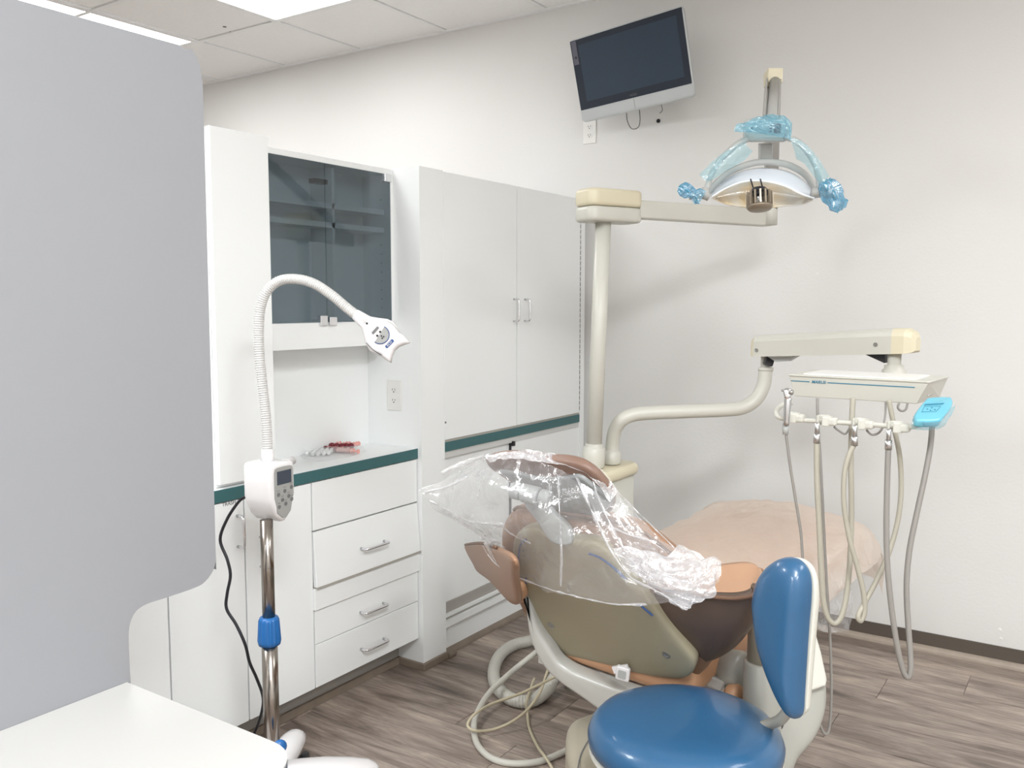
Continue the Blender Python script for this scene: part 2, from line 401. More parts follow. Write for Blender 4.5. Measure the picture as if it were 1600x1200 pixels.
bm = nb(); box(bm, (XL, YW-.022, ZC-.003), (XR, YW, ZC+.012)); obj('wall_angle', bm, 'rail', ceil)
bm = nb()
for (px, py) in ((351, 42), (360, 50)):
    p = onz(px, py, ZC+.005); lathe(bm, p, Z_, [(.010 if px < 355 else .005, -.001), (.010 if px < 355 else .005, .002)], 10)
plab(obj('ceiling_scuff', bm, 'greymark', ceil), 'two small dark holes in a ceiling tile')
FL = ['glowing recessed ceiling light cut off by the top edge above the glass cabinet',
      'glowing recessed ceiling light peeking over the grey privacy panel',
      'unseen ceiling light above the camera, placed to light the cabinet fronts evenly', 'unseen ceiling light added at the left to brighten the cabinet side', 'unseen ceiling light added near the right wall as ambient fill', 'unseen ceiling light added behind the camera as ambient fill', 'recessed ceiling light in front of the right wall']
for (fx, fy, _), lb in zip(FIX, FL):
    t = thing('ceiling_light', lb, 'ceiling light', (fx+.305, fy+.61, ZC), 'recessed ceiling lights')
    bm = nb()
    for a, b in (((fx+.002, fy+.002), (fx+.03, fy+1.218)), ((fx+.58, fy+.002), (fx+.608, fy+1.218)), ((fx+.03, fy+.002), (fx+.58, fy+.03)), ((fx+.03, fy+1.19), (fx+.58, fy+1.218))):
        box(bm, (*a, ZC-.002), (*b, ZC+.012))
    obj('frame', bm, 'rail', t)
    bm = nb(); box(bm, (fx+.03, fy+.03, ZC), (fx+.58, fy+1.19, ZC+.006)); obj('diffuser', bm, 'diff', t)
# baseboards
o = struct('baseboard_back', (-2.06, YW-.006, .0), (XR, YW, .073), 'base')
def qround(name, a, b, n1, r=.020, m='trim'):
    """quarter round moulding from a to b, standing off in direction n1"""
    bm = nb(); P = [a]; 
    prof = [(0, 0), (r, 0)] + [(r*math.cos(t), r*math.sin(t)) for t in (math.pi/8*i for i in range(1, 5))]
    A = [a+n1*x+Z_*z for x, z in prof]; prism(bm, A, b-a); o = obj(name, bm, m); o['kind'] = 'structure'; return o
qround('trim_1', V((-2.03, YW-.006, 0)), V((XR, YW-.006, 0)), -Y_, .022, 'trimlight')

# ================================================================ CABINETS
XF, XD = -2.067, -2.088; XB = -2.62; XN = -2.327
# --- tall supply cabinet (column + doors)
t = thing('supply_cabinet', 'tall white supply cabinet with two big doors above a teal strip, against the back wall', 'cabinet', (-2.3, 3.1, 0))
bm = nb(); box(bm, (XB, 2.479, 0), (XF, 2.4975, 1.867)); box(bm, (XF-.0185, 2.4975, 0), (XF, 2.6165, 1.867)); box(bm, (XB, 2.598, 0), (XF-.0185, 2.6165, 1.867))
obj('side_panel', bm, 'lam', t)
bm = nb(); box(bm, (XB, 2.6165, 1.849), (XF-.021, 3.74, 1.866)); obj('top_panel', bm, 'lam', t)
bm = nb(); box(bm, (XB, 2.6165, .1), (XB+.018, 3.70, 1.849)); obj('back_panel', bm, 'lam', t)
bm = nb(); box(bm, (XB, 3.657, 0), (XF, 3.697, 1.866)); obj('end_panel', bm, 'lam', t)
bm = nb(); box(bm, (XB, 3.697, 0), (XF-.03, 3.744, 1.85)); obj('filler_strip', bm, 'lam', t)
for (y0, y1, hy) in ((2.619, 3.1125, 3.088), (3.1165, 3.652, 3.172)):
    bm = nb(); box(bm, (XF-.018, y0, .857), (XF, y1, 1.864)); d = obj('door', bm, 'lam', t, bevel=.0012, seg=1)
    handle(d, V((XF, hy, 1.302)), V((XF, hy, 1.394)), V((.028, 0, 0)), .004)
bm = nb()
for i in range(40): box(bm, (XF-.004, 3.6528, .87+i*.0245), (XF+.001, 3.6565, .888+i*.0245))
plab(obj('piano_hinge', bm, 'screw', t), 'thin continuous metal hinge')
bm = nb(); box(bm, (XF-.02, 2.6165, .848), (XF-.004, 3.657, .857)); obj('sub_rail', bm, 'grey_edge', t)
bm = nb(); box(bm, (XB+.02, 2.6165, .8115), (XF-.001, 3.657, .848)); plab(obj('counter_edge', bm, 'teal', t), 'teal laminate edge')
bm = nb(); box(bm, (XF-.05, 2.6165, .786), (XF-.006, 3.657, .811)); obj('upper_track', bm, 'lamedge', t)
bm = nb(); box(bm, (XF-.036, 2.617, .2), (XF-.022, 3.10, .80)); d = obj('sliding_door', bm, 'lam', t)
bm = nb(); box(bm, (XF-.022, 3.09, .2), (XF-.008, 3.657, .80)); d2 = obj('sliding_door', bm, 'lam', t)
bm = nb(); box(bm, (XF-.010, 3.083, .772), (XF+.004, 3.096, .792)); box(bm, (XF-.024, 3.0855, .2), (XF-.012, 3.0895, .79)); plab(obj('latch', bm, 'black', d2), 'black plastic latch')
for z0, z1, dx, mm in ((.17, .212, -.014, 'kick'), (.158, .17, -.004, 'lam'), (.145, .158, -.012, 'grey_edge'), (.12, .145, 0, 'lam')):
    bm = nb(); box(bm, (XF-.05, 2.6165, z0), (XF+dx, 3.657, z1)); obj('lower_track', bm, mm, t)
bm = nb(); box(bm, (XF-.06, 2.6165, 0), (XF-.03, 3.657, .12)); obj('kick_board', bm, 'lam', t)
bm = nb(); p = V((XF, 2.622, .925)); lathe(bm, p, X_, [(.004, -.001), (.004, .0015)], 12); plab(obj('screw', bm, 'greymark', t), 'small dark screw')
qround('trim_2', V((XF-.03, 2.6165, 0)), V((XF-.03, 3.657, 0)), X_)
bm = nb(); box(bm, (XF, 2.467, 0), (XF+.012, 2.6165, .028)); box(bm, (-2.2, 2.467, 0), (XF, 2.479, .028)); o = obj('trim_3', bm, 'trim', bevel=.003); o['kind'] = 'structure'
bm = nb(); box(bm, (XF-.03, 2.6165, 0), (XF+.018, 2.665, .021)); o = obj('trim_4', bm, 'trim', bevel=.006); o['kind'] = 'structure'

# --- base cabinet
YB0, YB1 = .9, 2.4785
t = thing('base_cabinet', 'low white base cabinet with four drawers and plain doors under the teal-edged counter', 'cabinet', (-2.2, 1.7, 0))
bm = nb(); box(bm, (XB, YB0, .115), (XD-.02, YB1, .803)); obj('body', bm, 'lamedge', t)
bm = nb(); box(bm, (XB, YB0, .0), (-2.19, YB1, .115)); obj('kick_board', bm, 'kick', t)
def drawer(y0, y1, z0, z1, x=XD, hz=None, tilt=0, th=.018, nm='drawer'):
    bm = nb(); P = [V((x, y0, z1)), V((x, y1, z1)), V((x+tilt, y1, z0)), V((x+tilt, y0, z0))]; prism(bm, P, V((-th, 0, 0)))
    d = obj(nm, bm, 'lam', t, bevel=.001, seg=1)
    if hz: handle(d, V((x+tilt*.6, 2.166, hz)), V((x+tilt*.6, 2.281, hz)), V((.03, 0, 0)), .0046)
    return d
drawer(1.9565, 2.4755, .6445, .802)
drawer(1.9565, 2.4755, .459, .639, XD, .540, .014)
bm = nb(); box(bm, (XD-.01, 1.9565, .4535), (XD+.016, 2.4765, .459)); plab(obj('board_edge', bm, 'grey_edge', t), 'worn bare edge strip')
drawer(1.9525, 2.4775, .382, .4535, XD+.008, nm='pull_out_board')
drawer(1.9565, 2.4755, .266, .381, XD, .313)
drawer(1.9565, 2.4755, .12, .2635, XD, .182)
def cdoor(y0, y1, hy=None, hz=None):
    bm = nb(); box(bm, (XD-.018, y0, .12), (XD, y1, .802)); d = obj('door', bm, 'lam', t, bevel=.001, seg=1)
    if hy: handle(d, V((XD, hy, hz-.092)), V((XD, hy, hz)), V((.03, 0, 0)), .0046)
    return d
cdoor(1.688, 1.9515, 1.742, .674); dt = cdoor(1.4255, 1.683, 1.659, .755); cdoor(1.163, 1.4205); cdoor(.9, 1.158)
for w_, y in (('TRASH', 1.632),): text(w_, 'greymark', dt, V((XD+.0006, y, .797)), Y_, Z_, .016)
bm = nb(); box(bm, (-2.19, YB0, 0), (-2.178, YB1, .028)); o = obj('trim_5', bm, 'trim', bevel=.002); o['kind'] = 'structure'
# --- countertop
t = thing('countertop', 'white laminate countertop with a teal front edge, under the glass cabinet', 'countertop', (-2.2, 1.7, .803))
bm = nb(); box(bm, (XN, YB0, .806), (XD+.001, YB1, .843)); obj('top', bm, 'lam', t)
bm = nb(); box(bm, (XD+.001, YB0, .806), (XD+.0035, YB1, .8425)); plab(obj('edge', bm, 'teal', t), 'teal laminate edge')
# --- niche back wall and glass cabinet
t = thing('glass_wall_cabinet', 'white wall cabinet with two smoked glass doors above the counter niche', 'cabinet', (-2.3, 2.1, 1.3))
XG = -2.192
bm = nb(); box(bm, (XN-.012, 1.6, .843), (XN, YB1, 1.855)); obj('back_panel', bm, 'lam', t)
bm = nb(); box(bm, (XN, 1.8, 1.843), (XG+.002, YB1, 1.862)); box(bm, (XN-.3, 1.8, 1.843), (XN, YB1, 1.855)); obj('top_panel', bm, 'lam', t)
bm = nb(); box(bm, (XN, 1.8, 1.226), (XG, YB1, 1.312)); obj('bottom_rail', bm, 'lam', t)
bm = nb(); box(bm, (XN, 2.462, 1.312), (XG+.002, YB1, 1.843)); obj('side_strip', bm, 'lam', t)
for z in (1.635, 1.70):
    bm = nb(); box(bm, (XN, 1.8, z), (XG-.03, 2.462, z+.018)); obj('shelf', bm, 'lam', t)
bm = nb()
for j in range(13):
    z = 1.36+j*.033
    if 1.61 < z < 1.73: continue
    lathe(bm, V((XG-.045, 2.462, z)), -Y_, [(.0025, -.001), (.0025, .0006)], 8); lathe(bm, V((XN, 2.27, z)), X_, [(.0025, -.001), (.0025, .0006)], 8)
obj('shelf_pin_holes', bm, 'greymark', t)['kind'] = 'stuff'
bm = nb(); box(bm, (XN, 2.20, 1.32), (XG-.03, 2.212, 1.84)); obj('divider', bm, 'lam', t)
for y0, y1 in ((1.815, 2.134), (2.137, 2.459)):
    bm = nb(); box(bm, (XG, y0, 1.314), (XG+.005, y1, 1.842)); plab(obj('glass_door', bm, 'smoke', t), 'smoked grey glass door')
for y0, y1, z0, z1, mm, nm in ((2.098, 2.131, 1.303, 1.335, 'chrome', 'door_pull'), (2.140, 2.175, 1.303, 1.330, 'chrome', 'door_pull'), (2.425, 2.462, 1.815, 1.842, 'nickel', 'glass_hinge')):
    bm = nb(); box(bm, (XG-.006, y0, z0), (XG+.011, y1, z1)); obj(nm, bm, mm, t, bevel=.001, seg=1)
bm = nb(); box(bm, (XG-.035, 2.10, 1.775), (XG-.003, 2.155, 1.79)); plab(obj('catch', bm, 'black', t), 'dark door catch behind the glass')
bm = nb(); lathe(bm, V((XG-.06, 1.86, 1.312)), Z_, [(.016, 0), (.016, .02), (.012, .026)], 16); obj('lid', bm, 'cork', None)
tag(bpy.data.objects['lid'], 'small gold jar lid standing behind the smoked glass at its lower corner', 'lid'); bpy.data.objects['lid'].name = 'jar_lid'
# --- upper slim cabinet left
t = thing('slim_wall_cabinet', 'tall narrow white cabinet standing on the counter between the grey panel and the glass cabinet', 'cabinet', (-2.2, 1.7, .843))
bm = nb(); box(bm, (XN-.25, 1.604, .8445), (XD-.02, 1.797, 1.866)); obj('body', bm, 'lam', t)
bm = nb(); box(bm, (XD-.018, 1.604, .855), (XD, 1.81, 1.868)); obj('door', bm, 'lam', t, bevel=.001, seg=1)
bm = nb(); box(bm, (XN-.25, 1.597, .8445), (XD-.035, 1.603, 1.855)); obj('side_panel', bm, 'lam', t)
bm = nb()
for i in range(30): box(bm, (XD-.034, 1.5985, .87+i*.0245), (XD-.030, 1.604, .888+i*.0245))
plab(obj('piano_hinge', bm, 'screw', t), 'thin continuous metal hinge')
# --- outlets
def outlet(c, xd, yd, n, label, w_=.07, h=.114):
    t = thing('electrical_outlet', label, 'outlet', c, 'white duplex outlets')
    bm = nb(); obox(bm, c+n*.0025, xd, yd, n, w_, h, .005); obj('plate', bm, 'outlet', t, bevel=.002)
    for s in (1, -1):
        cc = c+yd*(s*.0195)+n*.0045; P = []
        for a in range(24):
            an = a/24*2*math.pi; P.append(cc+n*.002+xd*(.0165*math.cos(an))+yd*(max(-.0125, min(.0125, .0165*math.sin(an)))))
        bm = nb(); prism(bm, P, -n*.004); so = obj('socket', bm, 'outlet', t)
        bm = nb(); obox(bm, cc+n*.0021-xd*.006+yd*.003, xd, yd, n, .002, .008, .0008); obox(bm, cc+n*.0021+xd*.006+yd*.003, xd, yd, n, .002, .007, .0008)
        lathe(bm, cc+n*.0018-yd*.006, n, [(.0026, 0), (.0026, .0008)], 10); obj('slots', bm, 'gap', so)
outlet(V((-2.194, 2.479, 1.034)), X_, Z_, -Y_, 'white duplex outlet on the side of the tall cabinet above the counter')
outlet(V((-2.0725, YW, 2.188)), X_, Z_, -Y_, 'white duplex outlet on the wall under the monitor corner', .07, .114)

# ================================================================ PANEL and DESK
XP = -1.318
t = thing('privacy_panel', 'large grey privacy panel with rounded corners standing at the left beside the white desk', 'panel', (XP, .5, 0))
def op(px, py): return on(px, py, 0, XP)
A = op(288, 72.5); B = op(316, 120); Cc = op(337, 880)
pts = [op(300, 77), op(309, 92), op(315, 118), op(318, 170), op(327, 500), op(337, 860)] 
pts += [op(337, 878), op(331, 895), op(318, 911), op(300, 920), op(262, 933), op(229, 944), op(212, 956), op(203, 975), op(201, 1000), op(204, 1065)]
pts = spline(pts, 4)
yb = pts[-1].y
yt = pts[9].y
zt = op(60, 11).z; zt = op(285, 71.5).z
P = [V((XP, -.35, zt)), V((XP, op(280, 71).y, zt)), V((XP, op(291, 72).y, zt-.004))] + [V((XP, p.y, p.z)) for p in pts] + [V((XP, yb, 0)), V((XP, -.35, 0))]
bm = nb(); prism(bm, P, V((-.019, 0, 0))); obj('board', bm, 'panel', t, bevel=.002)
bm = nb(); box(bm, (XP-.3, -.35, 0), (XP-.02, -.33, .7)); obj('bracing_board', bm, 'panel', t)
t = thing('desk', 'white desk corner in the foreground in front of the grey panel', 'desk', (XP+.2, .3, 0))
ze = .75; c1 = onz(433, 1165, ze); c2 = onz(462, 1192, ze); YE = .815; xr = c2.x+.004
P = [V((XP+.001, YE, ze))]; r = .075
for i in range(9):
    a = math.pi/2*(1-i/8); P.append(V((xr-r+r*math.cos(a), YE-r+r*math.sin(a), ze)))
P += [V((xr, -.3, ze)), V((XP+.001, -.3, ze))]
bm = nb(); prism(bm, P, V((0, 0, -.003))); obj('top', bm, 'desk', t)
bm = nb(); prism(bm, [p-Z_*.003 for p in P], V((0, 0, -.025))); plab(obj('edge_band', bm, 'deskedge', t), 'dark blue grey edge under the white top')
for y in (.1, -.22):
    bm = nb(); box(bm, (xr-.16, y, 0), (xr-.12, y+.04, ze-.028)); obj('leg', bm, 'greyplastic', t)

# ================================================================ MONITOR
mn = V((-.10, -.97, -.22)).normalized(); mc = on(986, 100, 1, 3.50)
cor = [onp(px, py, mc, mn) for px, py in ((884, 64), (1062, 11), (1090, 148), (915, 192))]
mr_ = ((cor[1]-cor[0]).normalized()+(cor[2]-cor[3]).normalized()).normalized(); mu = mn.cross(mr_).normalized()*1
if mu.z < 0: mu = -mu
mr_ = mu.cross(mn).normalized()
if mr_.x < 0: mr_ = -mr_
mw = ((cor[1]-cor[0]).length+(cor[2]-cor[3]).length)/2; mh = ((cor[0]-cor[3]).length+(cor[1]-cor[2]).length)/2; mc = sum(cor, V((0, 0, 0)))/4
t = thing('monitor', 'dark flat monitor with a silver lower strip, tilted high on the back wall', 'monitor', mc)
def rrect(c, xd, yd, w_, h, r, k=5):
    P = []
    for sx, sy, a0 in ((1, 1, 0), (-1, 1, 90), (-1, -1, 180), (1, -1, 270)):
        for i in range(k+1):
            a = math.radians(a0+90*i/k); P.append(c+xd*(sx*(w_/2-r)+r*math.cos(a))+yd*(sy*(h/2-r)+r*math.sin(a)))
    return P
bm = nb(); slab(bm, rrect(mc, mr_, mu, mw, mh, .018), mn, .018, .005); obj('housing', bm, 'monsil', t, True)
hb = mh*.845; cb = mc+mu*(mh/2-hb/2-.004)
bm = nb(); prism(bm, rrect(cb+mn*.0012, mr_, mu, mw-.009, hb-.004, .004), -mn*.004); obj('bezel', bm, 'bezel', t)
bm = nb(); obox(bm, cb+mn*.0014+mu*.004+mr_*.006, mr_, mu, mn, mw*.865, hb*.80, .001); obj('screen', bm, 'dark', t)
bm = nb(); obox(bm, cb+mn*.0016-mr_*(mw/2-.022)+mu*(hb/2-.055), mr_, mu, mn, .026, .1, .0008); plab(obj('camera_strip', bm, 'bezelg', t), 'lighter grey strip with a round dot')
bm = nb(); lathe(bm, cb+mn*.002-mr_*(mw/2-.024)+mu*(hb/2-.075), mn, [(.006, 0), (.006, .0008)], 14); obj('sensor', bm, 'black', t)
text('VIZIO', 'bezelg', t, cb+mn*.0022-mu*(hb/2-.013)+mr_*.0, mr_, mu, .014)
for a in (-1, 1):
    bm = nb(); q = mc-mu*(mh/2-(mh-hb)/2-.002)+mr_*(a*mw/4); obox(bm, q+mn*.0012, mr_, mu, mn, mw/2-.006 , (mh-hb)-.014, .0022 if a > 0 else .0012); obj('speaker_strip', bm, 'monsil', t)
bm = nb(); wp = V((mc.x+.02, YW, mc.z-.02)); tube(bm, [mc-mn*.045, wp], .02, 10, 1); box(bm, (wp.x-.05, YW-.012, wp.z-.06), (wp.x+.05, YW, wp.z+.06)); obj('wall_mount', bm, 'black', t)
bm = nb(); q = [on(979, 170, 1, 3.62), on(980, 188, 1, 3.64), on(987, 201, 1, 3.65), on(997, 199, 1, 3.65), on(1000, 188, 1, 3.64), on(999, 170, 1, 3.6)]; tube(bm, q, .0022, 6); obj('cable', bm, 'greymark', t, True)
bm = nb(); tube(bm, [on(1033, 163, 1, 3.62), on(1035, 172, 1, 3.64), on(1031, 177, 1, 3.66)], .0018, 6); obj('cable', bm, 'greymark', t, True)
bm = nb(); q = on(1029, 189, 1, YW); lathe(bm, V((q.x, YW, q.z)), -Y_, [(.009, 0), (.009, .004)], 12); tag(obj('wall_anchor_hole', bm, 'black'), 'small dark anchor hole in the wall below the monitor', 'hole')
bm = nb()
for px, py, r in ((1562, 984, .007), (1564, 998, .006), (1403, 851, .003), (1277, 428, .003)):
    q = on(px, py, 1, YW); lathe(bm, V((q.x, YW, q.z)), -Y_, [(r, 0), (r*.7, .002)], 10)
tag(obj('wall_patches', bm, 'outlet', bpy.data.objects['wall_back']), None, None)

# ================================================================ SYRINGES ON THE COUNTER
zc = .843
def syringe(p, d, L, body, cap, label, grp, capback=False, cr=1):
    d = d.normalized(); t = thing('gel_syringe', label, 'syringe', p, grp); r = .0065; q = p+Z_*r
    bm = nb(); lathe(bm, q, d, [(.003, 0), (r, .006), (r, L*.65), (.009, L*.66), (.009, L*.675)], 12); obj('barrel', bm, body, t, True)
    bm = nb(); lathe(bm, q+d*L*.675, d, [(.0035, 0), (.0035, L*.25), (.0085, L*.26), (.0085, L*.29)], 12); obj('plunger', bm, 'pink' if cap == 'red' else 'clearw', t)
    bm = nb(); lathe(bm, q-d*.010, d, [(.005*cr, 0), (.0075*cr, .003), (.0075*cr, .012), (.003, .018)], 12); obj('cap', bm, cap, t, True)
ORD = ['first', 'second', 'third', 'fourth', 'fifth']
sd = (onz(562, 704, zc)-onz(500, 699, zc))
for i, (px, py) in enumerate(((501, 700.5), (510, 701.5), (518, 703), (525, 704.5))):
    syringe(onz(px, py+1, zc+.006), sd, .10, 'pink', 'red', ORD[i]+' from the left of the pink syringes with small dark red tips in the pouch', 'pink syringes in the pouch')
for i, (px, py) in enumerate(((519, 699), (527, 699.5), (535, 699.8), (542, 699.5), (549, 699.5))):
    q = onz(px, py, zc+.012); syringe(q, V((-.1, .9, 0)) if i % 2 else V((-.3, 1, 0)), .06, 'pink', 'red', ORD[i]+' from the left of the fat dark red caps at the back of the pouch', 'red-capped syringes in the pouch', cr=1.5)
for i, (px, py) in enumerate(((480, 711), (489, 711.5), (497, 712), (506, 711), (514, 710))):
    syringe(onz(px, py, zc+.003), V((-.55, .8, 0)), .08, 'clearw', 'clearw', ORD[i]+' from the left of the milky clear syringes at the near end of the pouch', 'clear syringes in the pouch')
q = [onz(472, 708, zc+.001), onz(500, 694, zc+.001), onz(556, 692, zc+.001), onz(570, 702, zc+.001)]
rows = [[onz(468, 712, zc+.001), onz(500, 693, zc+.001), onz(545, 691, zc+.001)], [onz(482, 718, zc+.02), onz(520, 704, zc+.026), onz(566, 696, zc+.018)], [onz(498, 722, zc+.001), onz(545, 714, zc+.001), onz(572, 705, zc+.001)]]
bm = nb(); sheet(bm, rows, 8, 8, .002, 60); tag(obj('clear_pouch', bm, 'bagclear', None, True), 'clear plastic pouch covering the syringes on the counter', 'pouch')

# ================================================================ WHITENING LAMP STAND
base = onz(422, 1155, .15); D0 = 2.30
mx_, my_ = at(421, 1000, D0).x, at(421, 1000, D0).y
t = thing('whitening_lamp', 'white teeth whitening lamp with a bent gooseneck on a steel pole near the drawers', 'whitening lamp', (mx_, my_, 0))
def mz(py, px=421): return CAM.z+ (at(px, py, D0).z-CAM.z)
zk0, zk1 = mz(1007), mz(963)
bm = nb(); lathe(bm, V((mx_, my_, 0)), Z_, [(.0165, zk1-.01), (.0165, mz(808))], 28); obj('pole', bm, 'steel', t, True)
bm = nb(); lathe(bm, V((mx_, my_, 0)), Z_, [(.0205, .14), (.0205, zk0+.004)], 28); plab(obj('pole', bm, 'steel', t, True), 'thicker lower steel tube')
bm = nb(); n = 60; R = []
for h, r in ((zk0, .021), (zk0+.001, .028), (zk0+.012, .029), (zk1-.008, .0255), (zk1, .0235), (zk1+.002, .016)):
    R.append([bm.verts.new((mx_+(r+(.0014 if (j//2) % 2 else -.0014)*(1 if zk0+.005 < h < zk1-.001 else 0))*math.cos(2*math.pi*j/n), my_+(r+(.0014 if (j//2) % 2 else -.0014)*(1 if zk0+.005 < h < zk1-.001 else 0))*math.sin(2*math.pi*j/n), h)) for j in range(n)])
for a, b in zip(R, R[1:]):
    for j in range(n): bm.faces.new((a[j], a[(j+1) % n], b[(j+1) % n], b[j]))
bm.faces.new(R[0][::-1]); bm.faces.new(R[-1]); plab(obj('height_knob', bm, 'bluekn', t, True), 'ribbed blue height knob')
bm = nb(); lathe(bm, V((mx_, my_, 0)), Z_, [(.045, .10), (.05, .13), (.04, .165), (.022, .18)], 28); obj('hub', bm, 'white', t, True)
kp = at(437, 1166, 2.26); bm = nb(); lathe(bm, kp, V((.8, -.5, .2)), [(.008, -.03), (.016, -.004), (.018, .004), (.012, .010)], 14); plab(obj('lock_knob', bm, 'bluekn', t, True), 'blue locking knob')
hubp = V((mx_, my_, .13))
def leg(tip, hp=None, wd=.034, label=None):
    tip = V(tip); d = tip-hubp; up = Z_; s = d.cross(up).normalized(); mid = hubp.lerp(tip, .5)+Z_*.02
    prof = [(0, .034), (.25, .040), (.5, .042), (.75, .038), (.9, .030), (.97, .020), (1, .008)]
    bm = nb(); rings = []
    for f, wdt in prof:
        c = hubp*(1-f)*(1-f)+mid*2*f*(1-f)+tip*f*f; th = .034*(1-.40*f)*(1 if f < .95 else .7 if f < 1 else .4)
        rings.append([bm.verts.new(c+s*(wdt*math.cos(a))+Z_*(th*math.sin(a))) for a in (2*math.pi*j/16 for j in range(16))])
    for a, b in zip(rings, rings[1:]):
        for j in range(16): bm.faces.new((a[j], a[(j+1) % 16], b[(j+1) % 16], b[j]))
    bm.faces.new(rings[0][::-1]); bm.faces.new(rings[-1]); lg = obj('leg', bm, 'white', t, True)
    wc = tip-d.normalized()*.004; wc.z = .036
    dd = V((d.x, d.y, 0)).normalized(); sx = dd.cross(Z_)
    bm = nb()
    for a in (-1, 1): lathe(bm, wc+sx*(a*.017)-sx*.010, sx, [(.029, 0), (.036, .004), (.036, .016), (.029, .020)], 20)
    bm.verts.ensure_lookup_table(); plab(obj('caster', bm, 'black', lg, True), 'black twin wheel caster')
for tip in (at(466, 1146, 2.57), at(592, 1200, 2.42), V((mx_-.10, my_-.24, .08)), V((mx_-.02, my_-.30, .08)), V((mx_-.16, my_+.2, .08))):
    tip = V(tip); tip.z = max(.065, min(.13, tip.z)); leg(tip)
# control box
f0 = at(424, 760, 2.235); f1 = at(462, 760, 2.315); fu = (f1-f0); fu.z = 0; fwid = fu.length; fu.normalize(); fn = fu.cross(Z_).normalized()
if fn.dot(CAM-f0) < 0: fn = -fn
def fp(u, z): return V((f0.x, f0.y, 0))+fu*u+Z_*z
ztop, zmid, zbot = mz(722)+.004, mz(772), mz(814)
W_ = fwid
def shield(ins):
    a, b = ins, W_-ins; zt_ = ztop-ins
    P = [fp(a+.012, zt_), fp(W_/2, zt_+.001), fp(b-.012, zt_), fp(b-.003, zt_-.003), fp(b, zt_-.012), fp(b, zmid), fp(b-.006, zmid-.02), fp(W_*.76, zbot+.02+ins*.8), fp(W_/2+.006, zbot+.003+ins), fp(W_/2-.006, zbot+.003+ins), fp(W_*.24, zbot+.02+ins*.8), fp(a+.006, zmid-.02), fp(a, zmid), fp(a, zt_-.012), fp(a+.003, zt_-.003)]
    return P
bm = nb(); puffP = shield(0); slab(bm, puffP, fn, .10, .012, 4); cbx = obj('control_box', bm, 'white', t, True)
bm = nb(); slab(bm, [p+fn*.0015 for p in shield(.010)], fn, .006, .001, 2); pn = obj('control_panel', bm, 'silver', cbx, False)
bm = nb(); prism(bm, [fp(u, z)+fn*.0022 for u, z in ((W_*.22, ztop-.020), (W_*.80, ztop-.020), (W_*.80, ztop-.055), (W_*.22, ztop-.055))], -fn*.002); obj('display', bm, 'dark', cbx)
bm = nb()
for u, z in ((.26, .080), (.52, .074), (.80, .068), (.42, .096), (.68, .090), (.28, .112), (.55, .108), (.80, .100)):
    c = fp(W_*u, ztop-z)+fn*.0016; lathe(bm, c, fn, [(.0055, 0), (.0055, .0006), (.0042, .0006), (.0042, .0002)], 14)
    obox(bm, c+Z_*.010+fn*.0004, fu, Z_, fn, .009, .0012, .0006); obox(bm, c+fn*.0004, fu, Z_, fn, .003, .003, .0008)
obj('button_symbols', bm, 'greymark', cbx)
bm = nb(); tube(bm, [fp(W_*.75, ztop-.02)-fn*.05, fp(W_*.75, ztop-.016)-fn*.05+fu*.07+Z_*.004], .011, 12, 1); obj('side_handle', bm, 'white', cbx, True)
# gooseneck
gp = [(418, 722, 2.29), (418, 690, 2.29), (415, 645, 2.29), (410, 600, 2.29), (405.5, 555, 2.29), (404.5, 512, 2.29), (408, 478, 2.29), (418, 454, 2.285), (436, 439, 2.28), (462, 436, 2.27), (490, 443, 2.26), (518, 461, 2.25), (543, 482, 2.24), (560, 495, 2.23)]
G = fine([at(*g) for g in gp], .0010)
bm = nb(); tube(bm, G, .0125, 14, 1, rf=lambda s, L: .0124+.0011*math.sin(s*2*math.pi/.006)); obj('gooseneck', bm, 'whiteneck', t, True)
bm = nb(); tube(bm, [at(418.5, 725, 2.29), at(418, 702, 2.29)], .0165, 18, 1); obj('collar', bm, 'white', t, True)
hc = at(600, 525, 2.22); hn = (CAM-hc).normalized(); hn = (hn+Z_*.15-RT*.15).normalized()
hp_ = [(553, 498), (562, 488), (575, 494), (592, 497), (606, 498.5), (615, 503), (621, 511), (628, 521), (641, 535), (633, 538), (624, 541.5), (617, 547), (613, 555), (611, 567), (602, 562), (594, 556), (579, 549.5), (571, 537), (568, 522), (564, 511)]
bm = nb(); HP = [onp(x, y, hc, hn) for x, y in hp_]; puff(bm, HP, hn, .016, .030, .32, 7); hd = obj('lamp_head', bm, 'white', t, True)
def hq(x, y, o=.0165): return onp(x, y, hc+hn*(o+.0014), hn)
bm = nb(); tube(bm, [at(556, 491.5, 2.23), at(574, 505, 2.225)], .0155, 16, 1, rf=lambda s, L: .014+.005*s/L); obj('neck_collar', bm, 'white', hd, True)
arc = []; ac = (594, 523); 
e0 = V((599.5-594, 508-523)); 
for i in range(15):
    a = math.radians(-63+ i/14*190); arc.append((594+14.2*math.cos(a), 523+14.2*math.sin(a)))
bm = nb(); prism(bm, [hq(x, y, .0158) for x, y in [(594+13.5*math.cos(math.radians(-63+i/14*190)), 523+13.5*math.sin(math.radians(-63+i/14*190))) for i in range(15)]], -hn*.002); obj('keypad', bm, 'silver', hd)
bm = nb(); tube(bm, [hq(x, y, .0162) for x, y in arc], .0011, 6, 1); obj('blue_arc', bm, 'bluemark', hd)
hx = (hq(603, 513)-hq(584, 535)).normalized()
bm = nb(); prism(bm, [hq(x, y, .0172) for x, y in ((580.5, 519.5), (589.5, 509.5), (592.5, 512), (583, 522.5))], -hn*.002); obj('display', bm, 'greymark', hd)
bm = nb()
for x, y in ((596, 525), (599.5, 526), (597.3, 528.5)): lathe(bm, hq(x, y, .0158), hn, [(.0022, 0), (.0022, .0008)], 8)
